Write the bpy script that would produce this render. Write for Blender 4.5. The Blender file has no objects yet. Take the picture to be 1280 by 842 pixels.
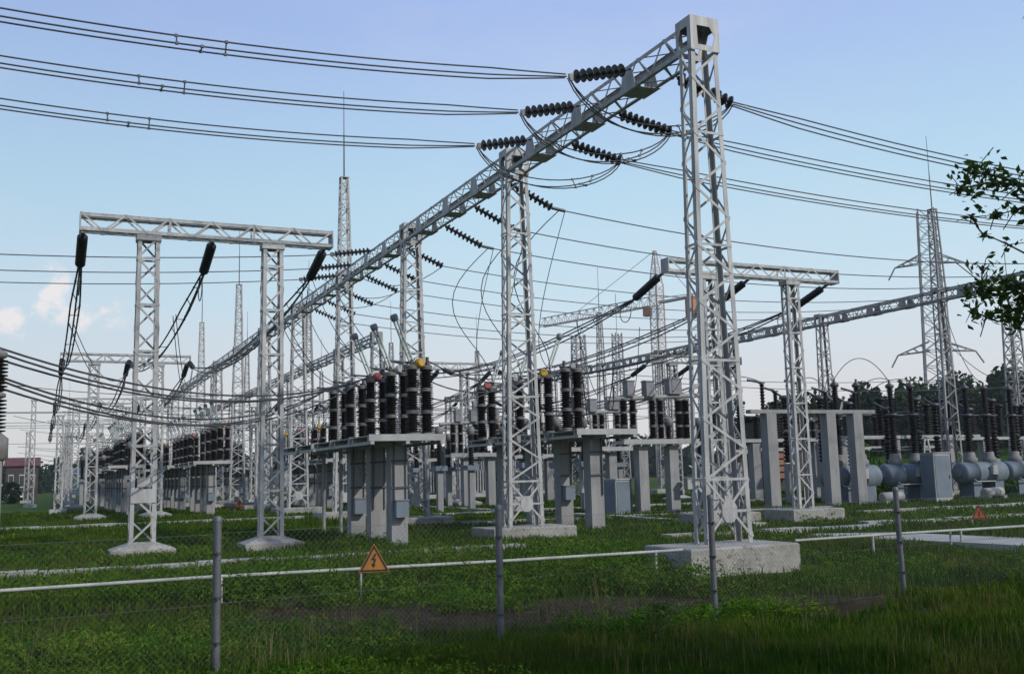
import bpy, math, random
import numpy as np
from mathutils import Vector, Matrix
random.seed(11); rng = np.random.default_rng(5)
S = bpy.context.scene
COL = S.collection
PI = math.pi
V = Vector
ORD = ['nearest', 'second', 'third', 'fourth', 'fifth', 'sixth', 'seventh', 'eighth', 'ninth', 'tenth', 'eleventh', 'twelfth']

# ---------------------------------------------------------------- materials
def mat(name, base, rough=.7, metal=0., var=None, scale=4., detail=6., bump=0., spec=.4, dirt=None, streak=False):
    """Principled with noise variation between base and var; dirt = (colour, threshold)."""
    m = bpy.data.materials.new(name); m.use_nodes = True
    nt = m.node_tree; N = nt.nodes; L = nt.links; b = N['Principled BSDF']
    b.inputs['Roughness'].default_value = rough; b.inputs['Metallic'].default_value = metal
    b.inputs['Specular IOR Level'].default_value = spec
    b.inputs['Base Color'].default_value = (*base, 1)
    geo = N.new('ShaderNodeNewGeometry')
    pos = geo.outputs['Position']
    if streak:
        mp = N.new('ShaderNodeMapping'); mp.inputs['Scale'].default_value = (1, 1, .18)
        L.new(pos, mp.inputs['Vector']); pos = mp.outputs['Vector']
    if var is not None:
        n = N.new('ShaderNodeTexNoise'); n.inputs['Scale'].default_value = scale; n.inputs['Detail'].default_value = detail
        n.inputs['Roughness'].default_value = .65
        L.new(pos, n.inputs['Vector'])
        r = N.new('ShaderNodeValToRGB'); r.color_ramp.elements[0].position = .32; r.color_ramp.elements[1].position = .68
        r.color_ramp.elements[0].color = (*base, 1); r.color_ramp.elements[1].color = (*var, 1)
        L.new(n.outputs['Fac'], r.inputs['Fac']); out = r.outputs['Color']
        if dirt:
            n2 = N.new('ShaderNodeTexNoise'); n2.inputs['Scale'].default_value = scale * 2.7; n2.inputs['Detail'].default_value = 8
            n2.inputs['Roughness'].default_value = .7
            L.new(pos, n2.inputs['Vector'])
            r2 = N.new('ShaderNodeValToRGB'); r2.color_ramp.elements[0].position = dirt[1]; r2.color_ramp.elements[1].position = dirt[1] + .12
            L.new(n2.outputs['Fac'], r2.inputs['Fac'])
            mx = N.new('ShaderNodeMix'); mx.data_type = 'RGBA'; mx.inputs[7].default_value = (*dirt[0], 1)
            L.new(r2.outputs['Color'], mx.inputs[0]); L.new(out, mx.inputs[6]); out = mx.outputs[2]
        L.new(out, b.inputs['Base Color'])
        if bump:
            bp = N.new('ShaderNodeBump'); bp.inputs['Strength'].default_value = bump; bp.inputs['Distance'].default_value = .02
            n3 = N.new('ShaderNodeTexNoise'); n3.inputs['Scale'].default_value = scale * 6; n3.inputs['Detail'].default_value = 6
            L.new(geo.outputs['Position'], n3.inputs['Vector'])
            L.new(n3.outputs['Fac'], bp.inputs['Height']); L.new(bp.outputs['Normal'], b.inputs['Normal'])
    return m

M = {}
M['steel'] = mat('silver_painted_steel', (.43, .425, .41), .62, .1, (.24, .24, .235), 5.5, dirt=((.17, .115, .075), .61), streak=True)
M['steel_dull'] = mat('weathered_painted_steel', (.30, .295, .29), .62, .1, (.17, .168, .165), 2.0, dirt=((.2, .16, .13), .67), streak=True)
M['concrete'] = mat('rough_concrete', (.34, .325, .29), .92, 0, (.20, .192, .172), 2.2, bump=.9, dirt=((.105, .10, .075), .555))
M['pillar'] = mat('grey_concrete_pillar', (.27, .268, .262), .92, 0, (.185, .183, .18), 2.0, bump=.5, dirt=((.11, .108, .10), .59), streak=True)
M['slab'] = mat('pale_concrete_slab', (.36, .35, .32), .9, 0, (.24, .235, .21), 1.3, bump=.4, dirt=((.17, .17, .12), .60))
M['porcelain'] = mat('brown_glazed_porcelain', (.007, .0055, .005), .38, 0, (.012, .009, .008), 3., spec=.18)
M['discglass'] = mat('dark_insulator_glaze', (.011, .011, .013), .4, 0, (.02, .019, .019), 5., spec=.3)
M['flange'] = mat('cast_grey_flange', (.20, .195, .185), .7, .1, (.12, .118, .11), 5.)
M['wire'] = mat('aluminium_conductor', (.085, .087, .092), .6, .3, (.05, .05, .055), 3.)
M['fitting'] = mat('galvanised_fitting', (.10, .10, .105), .5, .6, (.06, .06, .065), 6.)
M['blade'] = mat('pale_grey_green_tube', (.43, .47, .43), .5, .2, (.33, .37, .33), 4.)
M['cap'] = mat('grey_contact_cap', (.22, .215, .23), .6, .1, (.15, .15, .155), 5.)
M['head_yellow'] = mat('yellow_phase_paint', (.46, .27, .03), .6, 0, (.34, .2, .03), 8.)
M['head_red'] = mat('faded_red_phase_paint', (.33, .09, .08), .6, 0, (.24, .07, .065), 8.)
M['head_grey'] = mat('grey_head_paint', (.33, .33, .33), .6, 0, (.24, .24, .24), 8.)
M['tank'] = mat('blue_grey_tank_paint', (.15, .18, .205), .65, .0, (.09, .115, .14), 2.2, dirt=((.09, .07, .055), .61))
M['cabinet'] = mat('blue_grey_cabinet_paint', (.15, .18, .215), .55, 0, (.11, .14, .17), 1.5)
M['cabinet_side'] = mat('light_grey_cabinet_paint', (.36, .36, .35), .6, 0, (.25, .25, .24), 2.4, dirt=((.16, .13, .10), .64))
M['post'] = mat('galvanised_post', (.135, .14, .145), .55, .35, (.09, .095, .10), 9., bump=.25, dirt=((.20, .205, .21), .6))
M['rail'] = mat('white_rail_paint', (.42, .42, .38), .7, 0, (.26, .26, .235), 2.5, dirt=((.14, .11, .075), .62))
M['sign'] = mat('orange_sign_paint', (.46, .19, .022), .5, 0, (.37, .14, .02), 5.)
M['sign_red'] = mat('orange_red_sign_paint', (.42, .09, .02), .5, 0, (.32, .07, .02), 5.)
M['black'] = mat('black_sign_paint', (.018, .015, .013), .6, 0, (.028, .024, .02), 6.)
M['bark'] = mat('grey_brown_bark', (.07, .055, .04), .9, 0, (.04, .032, .025), 9., bump=.8)
M['brick'] = mat('dark_brick_wall', (.06, .045, .04), .9, 0, (.04, .032, .03), 1.)
M['brick_red'] = mat('reddish_brick', (.26, .13, .09), .9, 0, (.18, .09, .065), 3.)
M['roof'] = mat('dull_red_roof', (.12, .04, .038), .8, 0, (.09, .032, .03), 1.)
M['pale_wall'] = mat('pale_plaster', (.42, .41, .39), .9, 0, (.34, .33, .31), .5)
M['glass'] = mat('dark_window_glass', (.03, .035, .04), .1)
M['teal'] = mat('teal_metal_cladding', (.05, .10, .115), .6, 0, (.04, .08, .09), 1.)
M['van'] = mat('white_car_paint', (.6, .6, .6), .3, 0, (.55, .55, .55), 1.)
M['tyre'] = mat('black_rubber', (.02, .02, .02), .8)
M['crane'] = mat('hazed_orange_crane_paint', (.50, .44, .42), .6, 0, (.46, .38, .34), .4)  # orange paled in the colour itself to suggest distance haze
M['crane_box'] = mat('orange_crane_cab_paint', (.40, .17, .07), .6, 0, (.3, .12, .05), .6)

def leaf_mat(name, cols, scale, rough=.85, trans=.25, patch=None, pos=((.25), (.45), (.6), (.78))):
    m = bpy.data.materials.new(name); m.use_nodes = True
    nt = m.node_tree; N = nt.nodes; L = nt.links; b = N['Principled BSDF']
    geo = N.new('ShaderNodeNewGeometry')
    n = N.new('ShaderNodeTexNoise'); n.inputs['Scale'].default_value = scale; n.inputs['Detail'].default_value = 5; n.inputs['Roughness'].default_value = .7
    L.new(geo.outputs['Position'], n.inputs['Vector'])
    add = N.new('ShaderNodeMath'); add.operation = 'MULTIPLY_ADD'; add.inputs[1].default_value = .22; 
    L.new(geo.outputs['Random Per Island'], add.inputs[0]); 
    sub = N.new('ShaderNodeMath'); sub.operation = 'SUBTRACT'; sub.inputs[1].default_value = .11
    L.new(n.outputs['Fac'], sub.inputs[0]); L.new(sub.outputs[0], add.inputs[2])
    r = N.new('ShaderNodeValToRGB'); el = r.color_ramp.elements
    while len(el) < len(cols): el.new(.5)
    for e, c, p in zip(el, cols, pos): e.position = p; e.color = (*c, 1)
    L.new(add.outputs[0], r.inputs['Fac'])
    col = r.outputs['Color']
    if patch:
        n2 = N.new('ShaderNodeTexNoise'); n2.inputs['Scale'].default_value = .32; n2.inputs['Detail'].default_value = 6; n2.inputs['Roughness'].default_value = .72
        L.new(geo.outputs['Position'], n2.inputs['Vector'])
        mr = N.new('ShaderNodeMapRange'); mr.inputs['From Min'].default_value = .46; mr.inputs['From Max'].default_value = .72; mr.inputs['To Max'].default_value = .8; L.new(n2.outputs['Fac'], mr.inputs['Value'])
        mxp = N.new('ShaderNodeMix'); mxp.data_type = 'RGBA'; mxp.inputs[7].default_value = (*patch, 1); L.new(mr.outputs[0], mxp.inputs[0]); L.new(col, mxp.inputs[6]); col = mxp.outputs[2]
    L.new(col, b.inputs['Base Color']); b.inputs['Roughness'].default_value = rough
    b.inputs['Specular IOR Level'].default_value = .08
    t = N.new('ShaderNodeBsdfTranslucent'); L.new(col, t.inputs['Color'])
    mx = N.new('ShaderNodeMixShader'); mx.inputs[0].default_value = trans
    L.new(b.outputs[0], mx.inputs[1]); L.new(t.outputs[0], mx.inputs[2])
    L.new(mx.outputs[0], N['Material Output'].inputs['Surface'])
    return m
M['grass'] = leaf_mat('grass_blades', [(.014, .034, .003), (.030, .075, .004), (.062, .110, .007), (.17, .14, .028)], .45, patch=(.075, .075, .016))
M['weed'] = leaf_mat('weed_leaves', [(.018, .052, .003), (.046, .118, .006), (.090, .165, .010), (.17, .18, .02)], .6, patch=(.060, .085, .010))
M['dry'] = leaf_mat('dry_stalks', [(.09, .075, .03), (.14, .11, .05), (.18, .14, .06), (.22, .18, .09)], 2.)
M['leaf'] = leaf_mat('tree_leaves', [(.022, .05, .010), (.04, .08, .014), (.06, .11, .02), (.09, .14, .03)], 3., trans=.4)
M['wood'] = leaf_mat('far_tree_foliage', [(.010, .022, .010), (.016, .034, .013), (.026, .048, .016), (.04, .065, .02)], .12)
M['bush'] = leaf_mat('bright_shrub_leaves', [(.035, .085, .015), (.05, .12, .018), (.075, .15, .025), (.10, .17, .03)], 1.2)

# ---------------------------------------------------------------- mesh builder
class MB:
    def __init__(s): s.v = []; s.f = []; s.sm = []
    def add(s, vs, fs, smooth=False):
        o = len(s.v); s.v += [tuple(p) for p in vs]; s.f += [tuple(i + o for i in f) for f in fs]; s.sm += [smooth] * len(fs)
    def box(s, c, d, ax=None):
        c = V(c); h = [x / 2 for x in d]; P = []
        for sx in (-1, 1):
            for sy in (-1, 1):
                for sz in (-1, 1):
                    p = V((sx * h[0], sy * h[1], sz * h[2]))
                    if ax is not None: p = ax @ p
                    P.append(c + p)
        s.add(P, [(0, 1, 3, 2), (4, 6, 7, 5), (0, 4, 5, 1), (2, 3, 7, 6), (0, 2, 6, 4), (1, 5, 7, 3)])
    def bar(s, p, q, w, t, side):
        """flat bar from p to q: width w along 'side', thickness t across it"""
        p = V(p); q = V(q); d = (q - p).normalized(); a = V(side); a = (a - d * a.dot(d))
        if a.length < 1e-5: a = d.orthogonal()
        a.normalize(); b = d.cross(a); P = []
        for e in (p, q):
            for sa, sb in ((-1, -1), (1, -1), (1, 1), (-1, 1)): P.append(e + a * sa * w / 2 + b * sb * t / 2)
        s.add(P, [(0, 1, 2, 3), (7, 6, 5, 4), (0, 4, 5, 1), (1, 5, 6, 2), (2, 6, 7, 3), (3, 7, 4, 0)])
    def tube(s, pts, r, n=6, cap=True, r2=None):
        pts = [V(p) for p in pts]; m = len(pts); o = []; d0 = (pts[1] - pts[0]).normalized()
        a = d0.orthogonal().normalized(); P = []
        for i, p in enumerate(pts):
            d = (pts[min(i + 1, m - 1)] - pts[max(i - 1, 0)]).normalized()
            a = (a - d * a.dot(d)).normalized(); b = d.cross(a)
            rr = r if r2 is None else r + (r2 - r) * i / (m - 1)
            for k in range(n): t = 2 * PI * k / n; P.append(p + (a * math.cos(t) + b * math.sin(t)) * rr)
        F = [(i * n + k, i * n + (k + 1) % n, (i + 1) * n + (k + 1) % n, (i + 1) * n + k) for i in range(m - 1) for k in range(n)]
        s.add(P, F, True)
        if cap: s.add(P[:n], [tuple(range(n))[::-1]]); s.add(P[-n:], [tuple(range(n))])
    def lathe(s, prof, p=(0, 0, 0), d=(0, 0, 1), n=12, cap=True, smooth=True):
        p = V(p); d = V(d).normalized(); a = d.orthogonal().normalized(); b = d.cross(a); P = []
        for (r, z) in prof:
            for k in range(n): t = 2 * PI * k / n; P.append(p + d * z + (a * math.cos(t) + b * math.sin(t)) * r)
        m = len(prof)
        s.add(P, [(i * n + k, i * n + (k + 1) % n, (i + 1) * n + (k + 1) % n, (i + 1) * n + k) for i in range(m - 1) for k in range(n)], smooth)
        if cap: s.add(P[:n], [tuple(range(n))[::-1]]); s.add(P[-n:], [tuple(range(n))])
    def poly(s, pts, t):
        """prism from a planar outline pts, extruded by vector t"""
        n = len(pts); t = V(t); P = [V(p) for p in pts] + [V(p) + t for p in pts]
        s.add(P, [tuple(range(n)), tuple(range(2 * n - 1, n - 1, -1))] + [(i, (i + n), (i + 1) % n + n, (i + 1) % n) for i in range(n)])
    def mesh(s, name, m, off=None):
        me = bpy.data.meshes.new(name)
        vs = s.v if off is None else [(x - off[0], y - off[1], z - off[2]) for x, y, z in s.v]
        me.from_pydata(vs, [], s.f); me.materials.append(m)
        me.polygons.foreach_set('use_smooth', s.sm); me.update()
        return me
    def build(s, name, m, parent=None, off=None, loc=None):
        return obj(name, s.mesh(name, m, off), parent, loc)
def obj(name, me, parent=None, loc=None, rot=None):
    o = bpy.data.objects.new(name, me); COL.objects.link(o)
    if parent is not None: o.parent = parent
    if loc is not None: o.location = loc
    if rot is not None: o.rotation_euler = rot
    return o
def tag(o, label=None, cat=None, group=None, kind=None):
    for k, x in (('label', label), ('category', cat), ('group', group), ('kind', kind)):
        if x: o[k] = x
    return o
def thing(name, label, cat, loc=(0, 0, 0), rz=0, group=None):
    o = bpy.data.objects.new(name, None); COL.objects.link(o); o.empty_display_size = .3
    o.location = loc; o.rotation_euler = (0, 0, rz)
    return tag(o, label, cat, group)
KIDS = {}
def copy_tree(o, parent=None):
    if not KIDS:
        for x in bpy.data.objects:
            if x.parent: KIDS.setdefault(x.parent.name, []).append(x)
    c = o.copy(); COL.objects.link(c)
    if parent is not None: c.parent = parent
    for ch in KIDS.get(o.name, []): copy_tree(ch, c)
    return c
def dup(o, loc, label, rz=None, group=None, sx=None):
    KIDS.clear()
    c = copy_tree(o); c.location = loc; c['label'] = label
    if rz is not None: c.rotation_euler = (0, 0, rz)
    if group: c['group'] = group
    return c
def sag(p, q, s, n=14):
    p = V(p); q = V(q)
    return [p.lerp(q, i / n) - V((0, 0, s * 4 * (i / n) * (1 - i / n))) for i in range(n + 1)]

# ---------------------------------------------------------------- ground
def gh(x, y):
    """ground height: the pad is level, its near edge drops a little towards the fence"""
    t = min(max((16.75 - y) / 1.15, 0), 1); t = t * t * (3 - 2 * t) * min(max((19.5 - x) / 4, 0), 1); z = -.24 * t
    if y < 26 and -30 < x < 50: z += .035 * math.sin(x * 1.7 + y * .9) * math.sin(y * 1.3 - x * .4) * min(max((26 - y) / 8, 0), 1)
    a = math.atan2(x, y); d = math.hypot(x, y)
    if .60 < a < 1.35 and d > 105:
        k = min((a - .60) / .18, 1) * min((1.35 - a) / .15, 1); k2 = min((d - 105) / 45, 1)
        k2 = k2 * k2 * (3 - 2 * k2); z += 5.0 * k * k2
    return z
def axis(stops):
    out = []
    for (a, b, st) in stops:
        n = max(1, round((b - a) / st)); out += [a + (b - a) * i / n for i in range(n)]
    return out + [stops[-1][1]]
gx_ = axis([(-460, -300, 80), (-300, -60, 30), (-60, -8, 4), (-8, 30, .45), (30, 70, 3), (70, 260, 8), (260, 460, 50)])
gy_ = axis([(-120, -60, 30), (-60, -4, 6), (-4, 28, .45), (28, 80, 3), (80, 260, 8), (260, 460, 50)])
me = bpy.data.meshes.new('ground')
nx = len(gx_)
me.from_pydata([(x, y, gh(x, y)) for y in gy_ for x in gx_], [], [(j * nx + i, j * nx + i + 1, (j + 1) * nx + i + 1, (j + 1) * nx + i) for j in range(len(gy_) - 1) for i in range(nx - 1)])
me.polygons.foreach_set('use_smooth', [True] * len(me.polygons))
def ground_mat():
    m = bpy.data.materials.new('turf_and_soil'); m.use_nodes = True
    nt = m.node_tree; N = nt.nodes; L = nt.links; b = N['Principled BSDF']; b.inputs['Roughness'].default_value = .95
    b.inputs['Specular IOR Level'].default_value = .1
    geo = N.new('ShaderNodeNewGeometry'); P = geo.outputs['Position']
    def noise(sc, det=6, ro=.65):
        n = N.new('ShaderNodeTexNoise'); n.inputs['Scale'].default_value = sc; n.inputs['Detail'].default_value = det; n.inputs['Roughness'].default_value = ro
        L.new(P, n.inputs['Vector']); return n.outputs['Fac']
    def ramp(fac, els):
        r = N.new('ShaderNodeValToRGB'); e = r.color_ramp.elements
        while len(e) < len(els): e.new(.5)
        for q, (p, c) in zip(e, els): q.position = p; q.color = (*c, 1)
        L.new(fac, r.inputs['Fac']); return r.outputs['Color']
    g = ramp(noise(.35, 8, .75), [(.3, (.014, .032, .003)), (.48, (.028, .062, .005)), (.62, (.055, .085, .008)), (.75, (.10, .08, .028))])
    soil = ramp(noise(5, 8, .7), [(.3, (.018, .013, .007)), (.5, (.038, .028, .015)), (.7, (.080, .062, .036))])
    # worn earth strip between fence and foundations, plus scattered bare patches
    sp = N.new('ShaderNodeSeparateXYZ'); L.new(P, sp.inputs[0])
    def math_(op, a, bb=None, c=None):
        n = N.new('ShaderNodeMath'); n.operation = op
        for i, x in enumerate((a, bb, c)):
            if x is None: continue
            if isinstance(x, (int, float)): n.inputs[i].default_value = x
            else: L.new(x, n.inputs[i])
        return n.outputs[0]
    d = math_('MULTIPLY_ADD', sp.outputs[0], .34, sp.outputs[1]); d = math_('SUBTRACT', d, 15.65)   # distance across the strip
    d = math_('ABSOLUTE', d); d = math_('MULTIPLY_ADD', noise(.9, 5), 2.6, d)
    mask = ramp(d, [(0, (1, 1, 1)), (1, (0, 0, 0))])
    mask = N.new('ShaderNodeMapRange'); mask.inputs['From Min'].default_value = 2.4; mask.inputs['From Max'].default_value = 3.3
    mask.inputs['To Min'].default_value = 1; mask.inputs['To Max'].default_value = 0
    L.new(d, mask.inputs['Value'])
    pt = N.new('ShaderNodeMapRange'); pt.inputs['From Min'].default_value = .60; pt.inputs['From Max'].default_value = .68
    L.new(noise(.22, 7, .7), pt.inputs['Value'])
    mk = math_('MAXIMUM', mask.outputs[0], pt.outputs[0])
    mx = N.new('ShaderNodeMix'); mx.data_type = 'RGBA'; L.new(mk, mx.inputs[0]); L.new(g, mx.inputs[6]); L.new(soil, mx.inputs[7])
    L.new(mx.outputs[2], b.inputs['Base Color'])
    bp = N.new('ShaderNodeBump'); bp.inputs['Strength'].default_value = .9; bp.inputs['Distance'].default_value = .06
    L.new(noise(9, 8, .75), bp.inputs['Height']); L.new(bp.outputs['Normal'], b.inputs['Normal'])
    return m
me.materials.append(ground_mat())
tag(obj('ground', me), kind='structure')

# ---------------------------------------------------------------- lattice parts
def lattice_face(mb, P00, P10, P01, P11, n, w, t, nrm, horiz=0, start=0):
    """zigzag bars between the edge P00-P01 and the edge P10-P11"""
    P00, P10, P01, P11 = map(V, (P00, P10, P01, P11)); nrm = V(nrm)
    for i in range(n):
        a, b = i / n, (i + 1) / n
        l0, l1 = P00.lerp(P01, a), P00.lerp(P01, b); r0, r1 = P10.lerp(P11, a), P10.lerp(P11, b)
        p, q = (l0, r1) if (i + start) % 2 == 0 else (r0, l1)
        mb.bar(p, q, w, t, (q - p).cross(nrm))
        if horiz and i and i % horiz == 0: mb.bar(l0, r0, w, t, (r0 - l0).cross(nrm))
def angle(mb, p, q, w, t, ax, ay):
    """L-section leg with flanges along ax and ay (unit vectors pointing inward)"""
    ax = V(ax); ay = V(ay)
    mb.bar(V(p) + ax * w / 2, V(q) + ax * w / 2, w, t, ax)
    mb.bar(V(p) + ay * (w / 2 + t / 2), V(q) + ay * (w / 2 + t / 2), w - t, t, ay)
def column_mesh(name, z0, z1, bx, tx, by, ty, n, leg=.10, br=.06, horiz=4, m='steel', foot=True):
    mb = MB()
    B = [(sx * bx / 2, sy * by / 2, z0) for sx, sy in ((-1, -1), (1, -1), (1, 1), (-1, 1))]
    T = [(sx * tx / 2, sy * ty / 2, z1) for sx, sy in ((-1, -1), (1, -1), (1, 1), (-1, 1))]
    for (sx, sy), p, q in zip(((-1, -1), (1, -1), (1, 1), (-1, 1)), B, T): angle(mb, p, q, leg, .014, (-sx, 0, 0), (0, -sy, 0))
    def lv(i, f): return V(B[i]).lerp(V(T[i]), f)
    f0 = (1.15 * bx) / (z1 - z0) if foot else 0
    for a, b, nrm, st in ((0, 1, (0, -1, 0), 0), (3, 2, (0, 1, 0), 1), (0, 3, (-1, 0, 0), 0), (1, 2, (1, 0, 0), 1)):
        o = V(nrm) * .012
        if foot:
            for p, q in ((lv(a, .01), lv(b, f0)), (lv(b, .01), lv(a, f0)), (lv(a, f0), lv(b, f0)), (lv(a, f0 * .5), lv(b, f0 * .5))):
                mb.bar(p + o, q + o, br, .01, (q - p).cross(V(nrm)))
            c = (lv(a, f0 * .5) + lv(b, f0 * .5)) / 2; wv = (lv(b, 0) - lv(a, 0)).normalized()
            k = .2 * min(bx, .9) if abs(nrm[1]) else .12 * min(by * 2, .9)
            g = [c + o * 2 + wv * x * k + V((0, 0, y * k * 1.2)) for x, y in ((-.5, -1), (.5, -1), (1, -.4), (1, .4), (.5, 1), (-.5, 1), (-1, .4), (-1, -.4))]
            mb.poly(g, V(nrm) * .01)
        lattice_face(mb, lv(a, f0) + o, lv(b, f0) + o, lv(a, 1) + o, lv(b, 1) + o, n, br, .01, nrm, horiz, st)
    return mb
def beam_mesh(L_, w, h, n, leg=.09, br=.05, axis_='Y', z0=0., phase=0):
    """box truss along +axis from 0 to L_, centred across, from z0 to z0+h"""
    mb = MB()
    def P(l, s, z): return V((s * w / 2, l, z0 + z)) if axis_ == 'Y' else V((l, s * w / 2, z0 + z))
    sd = V((1, 0, 0)) if axis_ == 'Y' else V((0, 1, 0))
    for s in (-1, 1):
        for z, dz in ((0, 1), (h, -1)): angle(mb, P(0, s, z), P(L_, s, z), leg, .013, sd * -s, (0, 0, dz))
    for s in (-1, 1):
        o = sd * s * .012
        lattice_face(mb, P(0, s, 0) + o, P(0, s, h) + o, P(L_, s, 0) + o, P(L_, s, h) + o, n, br, .01, sd * s, 0, phase)
    for z, nz in ((0, -1), (h, 1)):
        o = V((0, 0, nz * .012))
        lattice_face(mb, P(0, -1, z) + o, P(0, 1, z) + o, P(L_, -1, z) + o, P(L_, 1, z) + o, n, br, .01, (0, 0, nz), 0, 1 - phase)
    for i in range(0, n + 1, 4):
        l = L_ * i / n
        if .1 < l < L_ - .1:
            for s in (-1, 1): mb.bar(P(l, s, 0), P(l, s, h), .05, .01, sd.cross(V((0, 0, 1))))
    return mb
def slab_mesh(x, y, h, sx=0., sy=0., bev=.03):
    """concrete block with its top edges broken; sx, sy shrink the top"""
    mb = MB(); r = [(x / 2, y / 2, -.55), (x / 2, y / 2, h - .10 - (sx > .2) * .06), (x / 2 - sx - bev, y / 2 - sy - bev, h)]
    P = [(a * u, b * v, z) for u, v, z in r for a, b in ((-1, -1), (1, -1), (1, 1), (-1, 1))]
    mb.add(P, [(i * 4 + k, i * 4 + (k + 1) % 4, (i + 1) * 4 + (k + 1) % 4, (i + 1) * 4 + k) for i in range(2) for k in range(4)] + [(8, 9, 10, 11)])
    return mb
def block_mesh(x, y, h, bev=.025):
    mb = MB(); r = [(x / 2, y / 2, -.7), (x / 2, y / 2, h - bev), (x / 2 - bev, y / 2 - bev, h)]
    P = [(a * u, b * v, z) for u, v, z in r for a, b in ((-1, -1), (1, -1), (1, 1), (-1, 1))]
    mb.add(P, [(i * 4 + k, i * 4 + (k + 1) % 4, (i + 1) * 4 + (k + 1) % 4, (i + 1) * 4 + k) for i in range(2) for k in range(4)] + [(8, 9, 10, 11)])
    return mb
def node_box(w, d, h):
    """box of plates at a column head with a ragged opening in its sides"""
    mb = MB()
    for s in (-1, 1):
        for (ax, ww, off) in ((0, w, d / 2), (1, d, w / 2)):
            def Q(u, z): return (u, s * off, z) if ax == 0 else (s * off, u, z)
            t = (0, -s * .012, 0) if ax == 0 else (-s * .012, 0, 0)
            a = ww / 2
            mb.poly([Q(-a, 0), Q(a, 0), Q(a, h * .16), Q(-a, h * .16)], t); mb.poly([Q(-a, h * .72), Q(a, h * .72), Q(a, h), Q(-a, h)], t)
            mb.poly([Q(-a, h * .161), Q(-a * .5, h * .161), Q(-a * .55, h * .719), Q(-a, h * .719)], t)
            mb.poly([Q(a * .5, h * .161), Q(a, h * .161), Q(a, h * .719), Q(a * .35, h * .719), Q(a * .7, h * .45)], t)
    mb.box((0, 0, h - .012), (w - .04, d - .04, .012))
    return mb

# ---------------------------------------------------------------- the big line gantries
BAY = 9.25
def mast_mesh(z0, z1, b, t):
    mb = MB(); C4 = ((-1, -1), (1, -1), (1, 1), (-1, 1))
    B = [V((sx * b / 2, sy * b / 2, z0)) for sx, sy in C4]; T = [V((sx * t / 2, sy * t / 2, z1)) for sx, sy in C4]
    for p, q in zip(B, T): mb.bar(p, q, .07, .07, (1, 0, 0))
    for i, nr in ((0, (0, -1, 0)), (1, (1, 0, 0)), (2, (0, 1, 0)), (3, (-1, 0, 0))):
        j = (i + 1) % 4; lattice_face(mb, B[i], B[j], T[i], T[j], 9, .045, .01, nr, 1, i)
    mb.box((0, 0, z1 + .01), (t + .1, t + .1, .03))
    return mb
def spike_mesh(z1, z2):
    mb = MB(); mb.tube([(0, 0, z1), (0, 0, (z1 + z2) / 2)], .035, 6, r2=.028); mb.tube([(0, 0, (z1 + z2) / 2), (0, 0, z2)], .02, 6, r2=.014); return mb
def gantry(name, label, X, ys, zt, masts, m='steel', fd=(2.5, 1.6, .3)):
    """a row of lattice columns carrying one long box beam along Y"""
    root = thing(name, label, 'gantry', (X, ys[0], 0))
    h = .62; zb = zt - h
    cm = column_mesh('column', fd[2], zb - .02, 1.08, .66, .44, .42, 15, .10, .052).mesh('column', M[m])
    bm = beam_mesh(BAY - .56, .58, h - .04, 16, z0=0).mesh('beam', M[m])
    nb = node_box(.72, .54, h + .12).mesh('head_box', M[m])
    fm = block_mesh(*fd).mesh('foundation', M['concrete'])
    mm = mast_mesh(zt + .10, zt + 4.5, .50, .30).mesh('mast', M[m]); sm = spike_mesh(zt + 4.5, zt + 8.7).mesh('lightning_rod', M['fitting'])
    gp = MB(); yy = 0
    for s in (-1, 1): gp.poly([(s * .305, yy - .30, -.03), (s * .305, yy - .12, .50), (s * .305, yy + .25, .54), (s * .305, yy + .38, -.03)], (s * .01, 0, 0))
    gp.poly([(-.305, yy - .3, -.03), (.305, yy - .38, -.03), (.305, yy + .3, -.03), (-.305, yy + .38, -.03)], (0, 0, -.01))
    gm = gp.mesh('gusset_plate', M[m])
    for k, y in enumerate(ys):
        c = obj('column', cm, root, (0, y - ys[0], 0))
        obj('head_box', nb, c, (0, 0, zb - .03)); obj('foundation', fm, c, (-.25, -.25, 0) if k == 0 else (0, 0, 0))
        if k in masts: mk = obj('mast', mm, c); obj('lightning_rod', sm, c)
        if k < len(ys) - 1:
            b = obj('beam', bm, root, (0, y - ys[0] + .28, zb + .02)); [obj('gusset_plate', gm, b, (0, yy, 0)) for yy in (2.0, 4.5, 7.2)]
    return root
MY = [16.8 + BAY * i for i in range(12)]
gantry('line_gantry', 'tall silver lattice gantry, its long beam running away from the big right column', 12.3, MY, 11.05, {3, 6, 8})
M2Y = [21.0 + BAY * i for i in range(11)]
gantry('line_gantry', 'second long lattice gantry farther right, its beam passing behind the tree branch', 44.0, M2Y, 11.05, {2, 6, 9}, 'steel_dull')

gantry('line_gantry', 'third lattice gantry, far back and close behind the main one', 19.5, [63 + BAY * i for i in range(10)], 11.05, {2, 5}, 'steel_dull')
gantry('line_gantry', 'fourth lattice gantry, far back between the main one and the second', 31.0, [86 + BAY * i for i in range(8)], 10.4, {1, 4}, 'steel_dull')
gantry('line_gantry', 'fifth lattice gantry, low on the horizon at far left', 3.6, [165 + 9.25 * i for i in range(5)], 9.5, {1}, 'steel_dull')

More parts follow.
